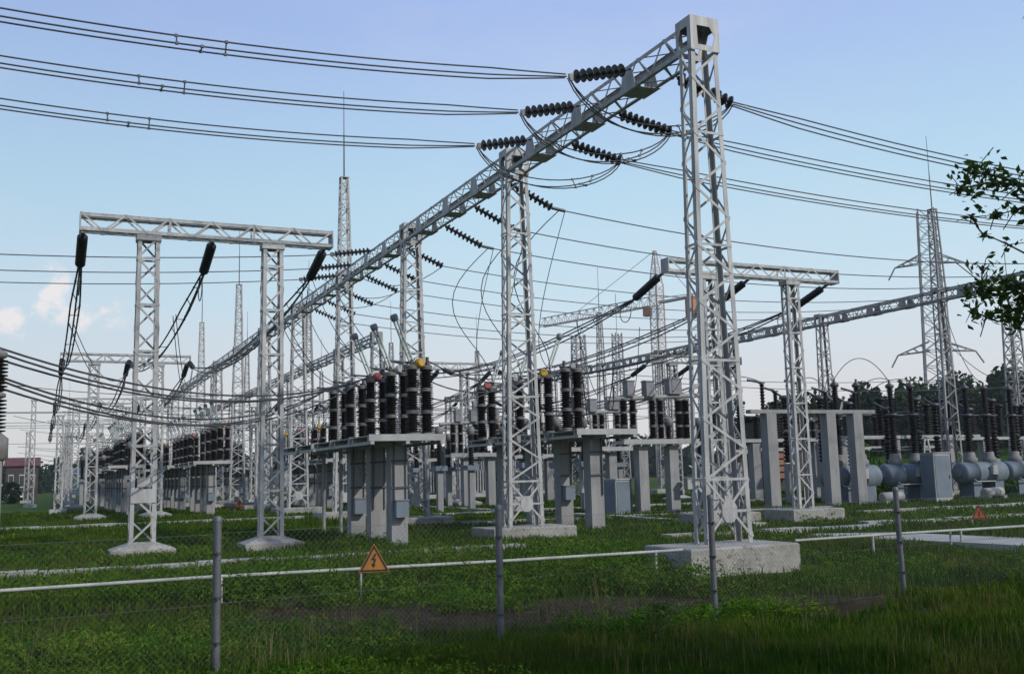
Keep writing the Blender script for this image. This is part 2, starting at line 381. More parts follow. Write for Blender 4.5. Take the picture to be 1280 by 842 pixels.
# ---------------------------------------------------------------- bus portals
def make_portal(name, label, loc, x0, x1, xs, zt, m='steel', group=None, plate=False, blk=False):
    root = thing(name, label, 'portal', loc, group=group)
    h = .44; zb = zt - h; L_ = x1 - x0
    cm = column_mesh('column', .3, zb - .03, .62, .52, .34, .32, 13, .095, .05, 2, m, foot=False).mesh('column', M[m])
    hd = MB(); hd.box((0, 0, zb - .09), (.60, .40, .14)); hm = hd.mesh('head_plate', M[m])
    fm = (block_mesh(2.1, 1.5, .38) if blk else slab_mesh(1.5, 1.15, .32, .42, .30)).mesh('foundation', M['concrete'])
    for i, x in enumerate(xs):
        c = obj('column', cm, root, (x, 0, 0)); obj('head_plate', hm, c); obj('foundation', fm, c)
        if plate and i == 0:
            p = MB(); p.box((0, -.195, 1.45), (.60, .02, .34)); p.box((0, -.192, 1.78), (.30, .015, .22)); p.build('number_plate', M['steel'], c)
    b = obj('beam', beam_mesh(L_, .40, h, 12, .085, .042, 'X', zb, 1).mesh('beam', M[m]), root, (x0, 0, 0))
    for x in (x0, x1): e = MB(); e.box((x, 0, zt - h / 2), (.03, .44, h + .03)); e.build('end_plate', M[m], root)
    return root
PY = [27.0, 56.5, 86.0, 115.0, 144.0]
portals = []
for i, y in enumerate(PY):
    portals.append(make_portal('bus_portal', f'{ORD[i]} two legged portal of the left row' + (', with a blank white plate on one leg' if i == 0 else ', under the sagging busbars'),
                (3.87, y, 0), -3.2, 3.2, (-1.57, 1.59), 8.5, 'steel', 'left row of bus portals', i == 0))
for i, y in enumerate(PY[:4]):
    make_portal('bus_portal', f'{ORD[i]} of the two legged portals in the right row, beyond the tall main gantry',
                (21.4, y - .2, 0), -3.5, 3.5, (-1.9, 1.5), 8.45, 'steel', 'right row of bus portals', False, i == 0)
# block foundation of the near right portal column is squarer
for i, y in enumerate(PY[:3]):
    make_portal('bus_portal', f'{ORD[i]} of the two legged portals between the right row and the far gantry', (34.5, y + 22, 0), -3.2, 3.2, (-1.6, 1.6), 8.3, 'steel_dull', 'far right row of bus portals')

# ---------------------------------------------------------------- insulator strings
def disc_mesh(r, name='disc'):
    mb = MB(); mb.lathe([(.03, 0), (.05, .012), (.055, .05), (.04, .06), (r * .55, .072), (r * .9, .098), (r, .12), (r * .96, .128), (r * .55, .105), (.035, .12), (.02, .15)], n=14)
    return mb.mesh(name, M['discglass'])
DISC = disc_mesh(.155); DISC_S = disc_mesh(.14)
def rot_to(d): return V((0, 0, 1)).rotation_difference(V(d).normalized())
def string(label, p, q, n, group, parts=True, dm=DISC, sp=None):
    """tension string of cap and pin discs from p (at the beam) to q (conductor clamp)"""
    p = V(p); q = V(q); d = (q - p).normalized(); L_ = (q - p).length
    t = thing('insulator_string', label, 'insulator', p, group=group); sp = sp or .165; a = (L_ - n * sp) * .5
    hw = MB(); hw.tube([(0, 0, 0), d * a], .022); hw.build('beam_shackle', M['fitting'], t); hw = MB(); e = d * (a + n * sp); hw.tube([e, d * L_], .026)
    hw.box(d * (L_ - .10), (.16, .05, .16), rot_to(d).to_matrix()); hw.build('clamp_yoke', M['fitting'], t)
    if parts:
        for k in range(n):
            o = obj('disc', dm, t, d * (a + k * sp)); o.rotation_mode = 'QUATERNION'; o.rotation_quaternion = rot_to(d)
    else:
        mb = MB()
        for k in range(n): mb.lathe([(.04, 0), (.15, .09), (.15, .12), (.03, .15)], d * (a + k * sp), d, 8)
        mb.build('disc_stack', M['discglass'], t)
    return t
def bundle(label, p, pts_fn, group, offs, r, spacers=(), name='conductor_bundle'):
    """several parallel conductors with spacers; pts_fn(off) gives the path of each"""
    t = thing(name, label, 'power line', p, group=group)
    paths = []
    for o in offs:
        pts = pts_fn(o); paths.append(pts); mb = MB(); mb.tube(pts, r, 5); mb.build('wire', M['wire'], t, off=p)
    for k in spacers:
        for i in range(len(offs)):
            j = (i + 1) % len(offs)
            if len(offs) == 2 and i: break
            kk = min(max(k + (i % 3) - 1, 0), len(paths[i]) - 1)
            mb = MB(); mb.tube([paths[i][kk], paths[j][kk]], .014, 5); mb.box(paths[i][kk], (.06, .05, .05)); mb.box(paths[j][kk], (.06, .05, .05)); mb.build('spacer', M['fitting'], t, off=p)
    return t
def cable(label, pts, r=.016, group=None, name='dropper_cable', cat='cable', m='wire'):
    mb = MB(); mb.tube(pts, r, 5); o = mb.build(name, M[m], None, off=pts[0], loc=pts[0]); return tag(o, label, cat, group)
TRI = [V((0, 0, .11)), V((0, .12, -.09)), V((0, -.12, -.09))]
nth = ['first', 'second', 'third']
# near bay: three phases each side
LY = [18.9, 21.4, 24.15]; RY = [18.0, 20.5, 22.95]
lz = [10.42, 10.46, 10.48]
near = ['nearest the big right column', 'in the middle of the near bay', 'nearest the second column']
for i in range(3):
    q = V((10.32, LY[i], lz[i]))
    string(f'horizontal dark disc string left of the beam, {near[i]}', (11.96, LY[i], 10.86), q, 8, 'strings left of the near bay', sp=.172)
    def left(o, y=LY[i], z0=lz[i]):
        a = .0064; x0 = 1.1 + .5 * i; pts = []
        for k in range(41):
            x = 10.25 - k * (18.3 / 40); pts.append(V((x, y, z0 + .03 - a * (10.25 - x0) ** 2 + a * (x - x0) ** 2)) + o * min(1., .35 + k * .16))
        return pts
    # left of the picture they climb on to the next gantry, out of sight
    bundle(f'three parallel conductors in the sky at upper left, {["topmost", "middle", "lowest"][i]} bundle', q, left, 'triple conductor bundles left of the beam', TRI, .018, (17 + i,))
    q2 = V((14.05, RY[i], (10.0, 10.14, 10.12)[i]))
    string(f'sagging dark disc string right of the beam, {near[i]}', (12.56, RY[i], 10.42), q2, 9, 'strings right of the near bay')
    def right(o, q=q2, s=(1.0, .72, .72)[i]):
        pts = sag(q, (43.7, q.y, 10.5), s, 30); return [p + o * min(1., .35 + k * .3) for k, p in enumerate(pts)]
    bundle(f'three parallel conductors running right from the beam, {["topmost", "middle", "lowest"][i]} bundle', q2, right, 'triple conductor bundles right of the beam', TRI, .018, (18,))
    def jump(o, a=q, b=q2, i=i):
        o2 = V((o.y, o.y * .3, o.z)); m = V((11.6, (a.y + b.y) / 2 + .05, 9.22 + .1 * i))
        P = []
        for k in range(17):
            t = k / 16; p = a * (1 - t) ** 3 + V((a.x + .7, a.y, 9.0 + .1 * i)) * 3 * t * (1 - t) ** 2 + V((b.x - .7, b.y, 8.95 + .1 * i)) * 3 * t * t * (1 - t) + b * t ** 3
            P.append(p + o2 * .8 * math.sin(PI * t) + o2 * .25)
        return P
    bundle(f'slack jumper loop hanging under the beam, {near[i]}', q, jump, 'jumper loops under the beam', TRI, .017, (11,), 'jumper_loop')
# second bay: single conductors to the right only
R2Y = [26.9, 29.7, 32.4]
for i in range(3):
    q = V((13.95, R2Y[i], 9.80)); e = q + V((.45, 0, -.06))
    st_ = string(f'disc string right of the beam in the second bay, {nth[i]} from the second column', (12.56, R2Y[i], 10.42), q, 9, 'strings right of the second bay', dm=DISC_S)
    cl = MB(); cl.tube([q, e], .05, 6); pts = sag(e, (43.7, q.y, 10.4), .95, 26)
    cable(f'single conductor running right from the {nth[i]} string of the second bay', pts, .019, 'single conductors right of the second bay', 'conductor', 'power line')
    cl.build('strain_clamp', M['fitting'], st_, off=(12.56, R2Y[i], 10.42))
# third and later bays: singles on both sides
for b in range(2, 4):
    y0 = MY[b]
    for i in range(3):
        yl = y0 + (3.4, 6.3, 8.8)[i]; yr = y0 + (1.0, 4.0, 6.6)[i]; big = b < 4; bn = ORD[b]
        q = V((10.1, yl, 10.55))
        if b == 2: string(f'disc string left of the beam in the {bn} bay, {nth[i]} of three', (11.96, yl, 10.86), q, 9, 'strings left of the far bays', big, DISC_S)
        e = (-22, yl, 10.7)
        if b == 2: cable(f'single conductor left of the {bn} bay, {nth[i]} of three', sag(q, e, .9, 24), .016 + .002 * b, 'single conductors left of the beam', 'conductor', 'power line')
        q2 = V((13.95, yr, 9.85)); string(f'disc string right of the beam in the {bn} bay, {nth[i]} of three', (12.56, yr, 10.42), q2, 9, 'strings right of the far bays', big, DISC_S)
        cable(f'single conductor right of the {bn} bay, {nth[i]} of three', sag(q2, (43.7, yr, 10.4), .95, 24), .014 + .002 * b, 'single conductors right of the beam', 'conductor', 'power line')
        if b == 2: cable(f'jumper under the beam in the {bn} bay, {nth[i]} of three', sag(q, q2, 1.0, 12), .016, 'thin jumpers under the beam', 'jumper_loop')

# ---------------------------------------------------------------- busbars between portals
def bus_string(label, p, q, group):
    p = V(p); q = V(q); d = (q - p).normalized(); L_ = (q - p).length; t = thing('insulator_string', label, 'insulator', p, group=group)
    hw = MB(); hw.tube([(0, 0, 0), d * .4], .05); hw.build('beam_shackle', M['fitting'], t); hw = MB(); hw.tube([d * (L_ - .25), d * L_], .05); hw.build('clamp_yoke', M['fitting'], t)
    mb = MB(); n = int((L_ - .55) / .125); prof = []
    for k in range(n): z = .35 + k * .125; prof += [(.055, z), (.135, z + .055), (.135, z + .08), (.055, z + .11)]
    mb.lathe(prof, (0, 0, 0), d, 12); mb.build('shed_stack', M['discglass'], t)
    return t
side = ['left end', 'middle', 'right end']
def bus(rowname, xs, ys, zt, nspan):
    for k in range(nspan):
        ya, yb = ys[k], ys[k + 1]
        for i, x in enumerate(xs):
            za = zt - .15
            a = V((x, ya + .22, za)); a2 = V((x, ya + 2.2, za - .60)); b = V((x, yb - .22, za)); b2 = V((x, yb - 2.0, za - .5)) if k < 2 else b
            bus_string(f'dark ribbed string behind the {ORD[k]} {rowname} portal, at its {side[i]}', a, a2, f'strings of the {rowname} bus')
            if k < 2: bus_string(f'dark ribbed string before the {ORD[k + 1]} {rowname} portal, at its {side[i]}', b, b2, f'strings of the {rowname} bus')
            OF = [V((.13, 0, .08)), V((-.13, 0, .08)), V((0, 0, -.14))]
            def f(o, a=a2, b=b2): return [p + o * min(1., .3 + min(j, 20 - j) * .25) for j, p in enumerate(sag(a, b, .95, 20))]
            bundle(f'sagging busbar bundle behind the {ORD[k]} portal of the {rowname} row, at its {side[i]}', a2, f, f'busbar bundles of the {rowname} row', OF, .027 + .006 * k, (2, 5, 9, 14) if k == 0 else ())
            if k < 2:   # small loop where the conductors end, as on the photo
                c = a2 + V((0, .45, -.33)); pts = [c + V((0, .36 * math.cos(t), .33 * math.sin(t))) for t in np.linspace(.9 * PI, 2.6 * PI, 14)]
                cable(f'small wire loop behind the {ORD[k]} {rowname} portal, at its {side[i]}', pts, .016, f'end loops of the {rowname} bus', 'wire_loop')
bus('left', (.75, 3.95, 6.97), PY, 8.3, 4)
bus('right', (17.98, 21.4, 24.8), [y - .2 for y in PY], 8.2, 3)
bus('far right', (31.4, 34.5, 37.6), [y + 22 for y in PY[:3]], 8.0, 2)

# ---------------------------------------------------------------- disconnectors on concrete pillars
def ribbed(mb, z0, z1, r, n, x=0, y=0, ns=12):
    prof = []; st = (z1 - z0) / n
    for k in range(n): z = z0 + k * st; prof += [(r * .62, z), (r, z + st * .45), (r * .98, z + st * .6), (r * .62, z + st * .75)]
    prof.append((r * .62, z1)); mb.lathe(prof, (x, y, 0), (0, 0, 1), ns)
def column_stack():
    a = MB(); fl = MB()
    zs = [(.10, .60), (.70, 1.20), (1.30, 1.80)]
    for z0, z1 in zs: ribbed(a, z0, z1, .19, 8)
    z = 0; fl.lathe([(.10, z - .05), (.17, z - .045), (.175, z - .015), (.13, z), (.175, z + .015), (.17, z + .045), (.10, z + .05)], n=12)
    return a.mesh('insulator_column', M['porcelain']), fl.mesh('flange', M['flange'])
CS, CF = column_stack()
PILLAR = MB(); w = .22
PILLAR.poly([(-w, -w, -.4), (w, -w, -.4), (w, w, -.4), (-w, w, -.4)], (0, 0, 3.02)); PILLAR = PILLAR.mesh('concrete_pillar', M['pillar'])
pf = MB()
for y in (-.72, .72): pf.box((.0, y, 2.76), (2.0, .10, .12))
for x in (-.95, 0, .95): pf.box((x, 0, 2.66), (.10, 1.9, .08))
pf.box((0, 0, 2.835), (2.06, 1.86, .025)); pf.box((0, -.945, 2.79), (2.08, .02, .17)); pf.box((0, .945, 2.79), (2.08, .02, .17)); PLAT = pf.mesh('platform', M['cabinet_side'])
def make_disc(label, loc, head, blade, sgn, group, box, pillar=True):
    """one pole: pillar, platform, two porcelain columns, contact head, swung-up blade"""
    t = thing('disconnector', label, 'disconnector', loc, group=group)
    if pillar: obj('concrete_pillar', PILLAR, t)
    else: lg = MB(); lg.tube([(0, -.5, -.3), (0, -.5, 2.7)], .06, 8); lg.build('steel_leg', M['steel_dull'], t)
    obj('platform', PLAT, t)
    for x in (.46, .87):
        c = obj('insulator_column', CS, t, (sgn * x, .0, 2.85)); [obj('flange', CF, c, (0, 0, z)) for z in (.05, .65, 1.25, 1.85)]
    z = 4.76
    hd = MB(); hr = 1. if head != 'head_grey' else .72; hd.lathe([(.08 * hr, -.12), (.14 * hr, -.08), (.15 * hr, .02), (.10 * hr, .09)], (sgn * .66, -.1, z + .06), (sgn * .25, -1, .1), 10); hd.build('contact_head', M[head], t)
    fr = MB(); fr.box((sgn * .62, 0, z - .01), (.74, .20, .05)); fr.tube([(sgn * .9, 0, z), (sgn * .9, 0, z + .24)], .05, 8); fr.tube([(sgn * .45, 0, z), (sgn * .45, 0, z + .16)], .06, 8)
    fr.tube([(sgn * 1.0, .1, z + .05), (sgn * -.1, .05, z + .12)], .03, 6); fr.build('contact_arm', M['fitting'], t)
    if blade:
        p = V((sgn * .45, 0, z + .1)); d = V((-sgn * .46, 0, 1.15)).normalized(); q = p + d * 1.22
        bl = MB()
        for o in (-.05, .05): bl.tube([p + V((o, 0, 0)), q + V((o, 0, 0))], .032, 8)
        b = bl.build('blade', M['blade'], t); cp = MB(); cp.lathe([(.06, -.04), (.10, -.02), (.11, .12), (.07, .16)], q, d, 10); cp.build('blade_cap', M['cap'], b)
    r = MB(); r.tube([(sgn * -.16, -.26, .9), (sgn * -.16, -.26, 2.72)], .022, 6); r.tube([(.16, -.25, .9), (.16, -.25, 2.72)], .014, 5)
    for zz in (1.5, 2.2): r.bar((-.24, -.245, zz), (.24, -.245, zz + .02), .05, .03, (0, 0, 1))
    if pillar: r.build('drive_rod', M['fitting'], t)
    if box: b = MB(); b.box((.0, -.36, .95), (.34, .22, .42)); b.box((0, -.36, 1.18), (.38, .26, .03)); b.build('drive_box', M['cabinet'], t)
    return t
GL = 'disconnectors left of the main gantry'; GR = 'disconnectors right of the main gantry'
heads = ['head_yellow', 'head_grey', 'head_red', 'head_grey', 'head_grey']
nm = {'head_yellow': 'yellow contact head', 'head_grey': 'grey contact head', 'head_red': 'red contact head'}
YS = [25.9, 27.75, 29.75, 32.0, 34.1]
protoL = []; protoR = []
for i, y in enumerate(YS):
    a = make_disc(f'{ORD[i]} disconnector pole left of the main gantry' + (f', pale blade swung up, {nm[heads[i]]}' if i < 3 else ', without a raised blade'), (8.55, y, -.03), heads[i], i < 3, 1, GL, i in (0, 2), i < 3); protoL.append(a)
for i, y in enumerate([27.4, 29.4, 31.6, 34.0]):
    h = ['head_grey', 'head_yellow', 'head_grey', 'head_red'][i]
    a = make_disc(f'{ORD[i]} disconnector pole right of the main gantry' + (f', blade leaning right, {nm[h]}' if i else ', twin columns only'), (15.35, y, .15), h, i in (1, 2, 3), -1, GR, i == 1)
    protoR.append(a)
protoL.append(protoL[1]); ORD += [f'{x}' for x in ('thirteenth', 'fourteenth')]
for k in range(1, 4):
    for i in range((9, 8, 7)[k - 1]):
        dup(protoL[(1, 2, 0)[i % 3] if i > 2 else i], (8.35, (57.4, 87, 116.5)[k - 1] + 2.2 * i + (3.6 if i > 3 else 0), 0), f'{ORD[i]} disconnector pole left of the gantry, seen past the {ORD[k]} left portal', group='distant disconnectors left of the gantry')
    for i in range((7, 6, 5)[k - 1]):
        dup(protoL[(1, 2, 0)[i % 3]], (4.6, (66., 93, 122)[k - 1] + 2.4 * i + (3.4 if i > 2 else 0), 0), f'{ORD[i]} disconnector pole under the left busbars, seen past the {ORD[k]} left portal', group='distant disconnectors under the left busbars')
    for i, y in enumerate([27.4, 29.4, 31.6, 34.0, 36.2, 38.4]):
        dup(protoR[i % 4], (15.6, y + 29.5 * k + 1.0, .0), f'{ORD[i]} disconnector pole right of the gantry, level with the {ORD[k]} left portal', group='distant disconnectors right of the gantry')
for i, (x, y) in enumerate([(27.5, 58), (27.5, 60.5), (27.5, 63), (33, 60), (33, 62.5), (33, 65), (20, 78), (20, 80.5), (20, 83), (39.5, 52), (39.5, 54.5), (46.5, 50), (46.5, 52.5), (52, 49), (52, 51.5)]):
    rown = ('before the far power transformer', 'right of the far power transformer', 'of the row behind the second right portal', 'behind the blue grey tanks at left', 'behind the third blue grey tank', 'behind the right edge tank')
    g_ = (0, 0, 0, 1, 1, 1, 2, 2, 2, 3, 3, 4, 4, 5, 5)[i]; j_ = (0, 1, 2, 0, 1, 2, 0, 1, 2, 0, 1, 0, 1, 0, 1)[i]
    dup(protoR[i % 4], (x, y, 0), f'{ORD[j_]} distant disconnector pole {rown[g_]}', group='distant disconnectors in the middle of the yard')
# group of breakers with a tube and boxes across the top, to the right of the gantry
def make_breaker(label, loc, group):
    t = thing('switch_bay', label, 'switchgear', loc, group=group)
    for x in (-.75, .75): obj('concrete_pillar', PILLAR, t, (x, 0, .1))
    p = MB(); p.box((0, 0, 2.86), (3.7, .9, .14)); p.box((0, -.5, 2.88), (3.7, .06, .2)); p.build('platform', M['cabinet_side'], t)
    for x in (-1.5, -1.05, -.1, .3, 1.2, 1.6):
        c = obj('insulator_column', CS, t, (x, 0, 2.93)); [obj('flange', CF, c, (0, 0, z)) for z in (.05, .65, 1.25, 1.85)]; c.scale = (1, 1, .93)
    b = MB(); b.tube([(-2.3, 0, 4.62), (0, 0, 4.75), (2.4, 0, 4.85)], .10, 8); b.build('bus_tube', M['steel_dull'], t)
    for x, w_, z in ((-1.2, .35, 5.08), (-.25, .40, 5.08), (1.0, .62, 5.20)):
        m_ = MB(); m_.box((x, 0, z), (w_, .4, .62)); m_.box((x, 0, z + .33), (w_ + .06, .46, .04)); m_.build('grading_box', M['cap'], t)
    return t
k3 = make_breaker('switch bay of six brown columns with grey boxes on its tube, nearest of its row', (23.3, 36.2, .05), 'switch bays right of the gantry')
for k, (x, y) in enumerate([(25.5, 45.0), (22.5, 53.5), (29.5, 60.0), (23.5, 68.0)]):
    dup(k3, (x, y, 0), f'{ORD[k + 1]} switch bay back from the camera, right of the main gantry', group='switch bays right of the gantry')

# ---------------------------------------------------------------- current transformers on thin pillars
def make_ct(label, loc):
    t = thing('current_transformer', label, 'transformer', loc, group='current transformers in the middle distance')
    p = MB(); p.box((0, 0, .95), (.28, .28, 2.1)); p.build('pedestal', M['pillar'], t)
    b = MB(); b.box((0, 0, 2.12), (.62, .62, .24)); b.build('base_tank', M['cabinet'], t)
    a = MB(); ribbed(a, 2.25, 3.75, .16, 16); a.build('insulator', M['porcelain'], t)
    h = MB(); h.lathe([(.12, 3.75), (.2, 3.8), (.21, 4.1), (.12, 4.18)], n=12); h.tube([(-.4, 0, 3.98), (.4, 0, 3.98)], .05, 6); h.build('head', M['flange'], t)
    return t
ct = make_ct('nearest current transformer, a ribbed brown insulator on a thin pillar', (19.3, 40.5, 0))
CTP = [(20.9, 40.5), (22.5, 41.0), (17.9, 47.5), (19.6, 47.5), (21.4, 47.5), (17.5, 55.5), (19.5, 55.5), (21.5, 55.5), (26.0, 50.5), (28.0, 50.5), (30.0, 50.5), (18.5, 66), (20.5, 66), (22.5, 66), (26.5, 40.0), (28.4, 40.3),
       (4.6, 62.5), (6.0, 62.5), (3.0, 91), (4.6, 91), (6.2, 91)]
for i, (x, y) in enumerate(CTP):
    rowname = ('the nearest row', 'the nearest row', 'the second row', 'the second row', 'the second row', 'the third row', 'the third row', 'the third row', 'the row behind the near right portal', 'the row behind the near right portal', 'the row behind the near right portal', 'the fourth row', 'the fourth row', 'the fourth row', 'the pair left of the blue grey tanks', 'the pair left of the blue grey tanks', 'the pair behind the second left portal', 'the pair behind the second left portal', 'the row behind the third left portal', 'the row behind the third left portal', 'the row behind the third left portal')[i]
    pos = ('in the middle', 'at the right', 'at the left', 'in the middle', 'at the right', 'at the left', 'in the middle', 'at the right', 'at the left', 'in the middle', 'at the right', 'at the left', 'in the middle', 'at the right', 'at the left', 'at the right', 'at the left', 'at the right', 'at the left', 'in the middle', 'at the right')[i]
    dup(ct, (x, y, 0), f'current transformer {pos} of {rowname}')

# ---------------------------------------------------------------- long frame and tank breakers at right
fr = thing('equipment_support', 'long beam on concrete pillars carrying small dark insulators, left of the tanks', 'equipment frame', (30.8, 35.2, 0))
pm = MB(); pm.box((0, 0, 1.75), (.52, .46, 4.6)); pm = pm.mesh('concrete_pillar', M['pillar'])
for x in (-2.35, .95, 2.5): obj('concrete_pillar', pm, fr, (x, 0, 0))
b = MB(); b.box((.1, 0, 4.14), (7.0, .34, .16)); b.build('beam', M['pillar'], fr)
for i, x in enumerate((-2.6, -1.9, -.6, .9, 2.6)):
    a = MB(); ribbed(a, 4.24, 5.0 + .35 * (i in (0, 2)), .11, 8, x); o = a.build('post_insulator', M['porcelain'], fr)
    c = MB(); c.tube([(x - .05, 0, 5.05 + .35 * (i in (0, 2))), (x - .75, 0, 5.2 + .3 * (i in (0, 2)))], .05, 6); c.box((x, 0, 5.02 + .35 * (i in (0, 2))), (.2, .2, .06)); c.build('contact_arm', M['fitting'], o)
def make_tank(label, loc, rz, L_=2.75):
    t = thing('tank_breaker', label, 'circuit breaker', loc, rz, 'row of blue grey tank breakers')
    a = MB(); r = .54; prof = [(.02, -L_ / 2 - .14), (.30, -L_ / 2 - .12), (.48, -L_ / 2 - .05), (r, -L_ / 2 + .03)]
    for z in (-L_ * .2, L_ * .2): prof += [(r, z - .06), (r + .04, z - .055), (r + .04, z + .055), (r, z + .06)]
    prof += [(r, L_ / 2 - .03), (.48, L_ / 2 + .05), (.30, L_ / 2 + .12), (.02, L_ / 2 + .14)]
    a.lathe(prof, (0, 0, 1.22), (1, 0, 0), 24); a.build('tank', M['tank'], t)
    fl = MB(); fl.lathe([(.20, 0), (.24, .02), (.24, .07), (.20, .09), (.06, .12)], (-L_ / 2 - .10, 0, 1.22), (-1, 0, 0), 14); fl.build('end_flange', M['flange'], t)
    pp = MB(); pp.tube([(-1.0, -.5, .9), (-1.0, -.66, .8), (.2, -.66, .8), (.2, -.66, .1)], .035, 6); pp.build('drain_pipe', M['cabinet_side'], t)
    gb = MB(); gb.box((.25, -.62, 1.35), (.34, .16, .44)); gb.box((.25, -.705, 1.38), (.28, .015, .32)); gb.build('gauge_box', M['cabinet_side'], t)
    for x in (-.75, .75):
        s = MB(); s.box((x, 0, .36), (.55, .9, .84)); s.box((x, 0, .02), (.7, 1.1, .12)); s.build('support', M['tank'], t)
    for x in (-.62, .68):
        tu = MB(); tu.lathe([(.30, 1.68), (.34, 1.78), (.34, 1.95), (.26, 2.0), (.24, 2.2), (.2, 2.25)], (x, 0, 0), n=14); o = tu.build('bushing_turret', M['flange'], t)
        q = MB(); ribbed(q, 2.25, 4.0, .205, 15, x); ribbed(q, 4.15, 5.35, .165, 11, x); q.build('bushing', M['porcelain'], o)
        f = MB(); f.lathe([(.2, 4.0), (.29, 4.03), (.29, 4.12), (.2, 4.15)], (x, 0, 0), n=12); f.tube([(x, 0, 4.05), (x + .8, 0, 4.08)], .035, 6); f.build('bushing_collar', M['fitting'], o); f = MB(); f.lathe([(.15, 5.35), (.2, 5.4), (.2, 5.5), (.06, 5.6), (.05, 5.75)], (x, 0, 0), n=12); f.build('bushing_cap', M['fitting'], o)
    return t
TX = [(33.9, 36.3), (37.4, 36.4), (42.6, 36.6), (46.0, 36.8)]
tk = make_tank('first tank breaker from the left, partly behind two concrete pillars', (*TX[0], 0), -.02)
for i, n_ in enumerate(['second tank breaker from the left, beside the tall blue grey cabinet', 'third tank breaker from the left, with a clear domed end', 'tank breaker at the right edge of the picture']):
    dup(tk, (*TX[i + 1], 0), n_)
def dead(label, x, y, z, r=.2, h=1.7, m=None):
    pass
# porcelain posts behind the tanks on a shared beam
t = thing('equipment_support', 'pale beam on twin pillars behind the tanks carrying six dark porcelain posts', 'equipment frame', (42.5, 41.5, 0))
for x in (-4.2, -.6, 3.6): obj('concrete_pillar', pm, t, (x, 0, -1.0))
b = MB(); b.box((0, 0, 3.2), (11.5, .5, .18)); b.build('beam', M['cabinet_side'], t)
for x in (-5.2, -3.2, -1.4, 1.0, 3.0, 5.0):
    a = MB(); ribbed(a, 3.3, 5.1, .27, 12, x); a.lathe([(.1, 5.1), (.3, 5.15), (.3, 5.3), (.1, 5.35)], (x, 0, 0)); a.build('post_insulator', M['porcelain'], t)
KIDS.clear(); es2 = dup(t, (35.5, 44.5, 0), 'pale beam with six dark posts seen behind the first tank breaker'); dup(t, (54, 45.5, 0), 'pale beam with six dark posts at the right picture edge'); dup(t, (47, 53, -.3), 'pale beam with six dark posts farthest back before the wood')
br = MB()
for s in (-1, 1): br.bar((1.5 + s * .1, -.3, 3.1), (1.5 + s * .6, -.35, .0), .10, .05, (1, 0, 0))
for k in range(4): br.bar((1.5 - .15 - .12 * k, -.32, 2.5 - .65 * k), (1.5 + .15 + .12 * k, -.32, 2.5 - .65 * k), .06, .03, (0, 0, 1))
br.build('lattice_leg', M['steel'], t)
def make_post(label, loc, hgt):
    t = thing('post_insulator', label, 'insulator', loc, 0, 'black posts close behind the tank breakers')
    p = MB(); p.box((0, 0, .9), (.30, .30, 2.0)); p.build('pedestal', M['pillar'], t)
    a = MB(); ribbed(a, 1.95, 1.95 + hgt / 2, .21, 8); ribbed(a, 2.05 + hgt / 2, 2.0 + hgt, .19, 8); a.build('insulator', M['porcelain'], t)
    c = MB(); c.lathe([(.15, 2.0 + hgt), (.26, 2.04 + hgt), (.26, 2.16 + hgt), (.08, 2.22 + hgt)]); c.tube([(0, 0, 2.1 + hgt), (-.8, -.1, 2.4 + hgt)], .05, 6); c.build('top_cap', M['fitting'], t); return t
pp0 = make_post('first black post insulator from the left, close behind the tanks', (31.9, 38.2, 0), 2.9)
for i, (x, y) in enumerate([(34.2, 38.4), (36.0, 38.4), (38.6, 38.6), (40.6, 38.5), (42.2, 38.8), (44.4, 38.6), (46.4, 38.8), (48.4, 39.0)]):
    dup(pp0, (x, y, -.25 * (i % 3)), f'{ORD[i + 1]} black post insulator from the left, close behind the tanks')
# low white pipe sections, cabinets
def cabinet(label, loc, w_, d_, h_, group=None, m='cabinet', rz=0):
    t = thing('control_cabinet', label, 'cabinet', loc, rz, group)
    a = MB(); a.box((0, 0, h_ / 2), (w_, d_, h_)); a.box((0, 0, h_ + .025), (w_ + .08, d_ + .08, .05)); a.build('body', M['cabinet_side'], t)
    d = MB(); d.box((0, -d_ / 2 - .012, h_ * .52), (w_ * .9, .02, h_ * .86)); o = d.build('door', M[m], t)
    h = MB(); h.box((w_ * .36, -d_ / 2 - .035, h_ * .5), (.03, .03, .16)); h.build('handle', M['black'], o)
    s = MB(); s.box((-w_ / 2 - .011, 0, h_ * .52), (.02, d_ * .9, h_ * .9)); s.build('side_panel', M[m], t)
    return t
cabinet('tall blue grey cabinet standing in front of the tank breakers', (38.05, 35.2, 0), 1.05, .8, 2.2)
cabinet('blue grey cabinet with a light side standing on the grass in mid distance', (21.6, 36.6, .0), 1.05, .7, 1.4, rz=.35)
cabinet('small grey cabinet by the portal column right of the main gantry', (25.2, 33.8, .9), .8, .4, .8)
def jbox(label, loc, h=1.2):
    t = thing('junction_box', label, 'junction box', loc, 0, 'junction boxes on thin stands')
    p = MB(); p.tube([(0, 0, -.1), (0, 0, h)], .05, 8); p.build('stand', M['pillar'], t)
    b = MB(); b.box((0, 0, h + .2), (.6, .3, .42)); b.box((0, 0, h + .425), (.66, .36, .03)); b.build('box', M['cabinet_side'], t); return t
jbox('grey junction box on a thin stand left of the blue grey cabinet', (20.0, 36.3, 0), .95)
jbox('grey junction box on a thin stand beside the switch bay pillar', (24.6, 35.6, 0), .95)
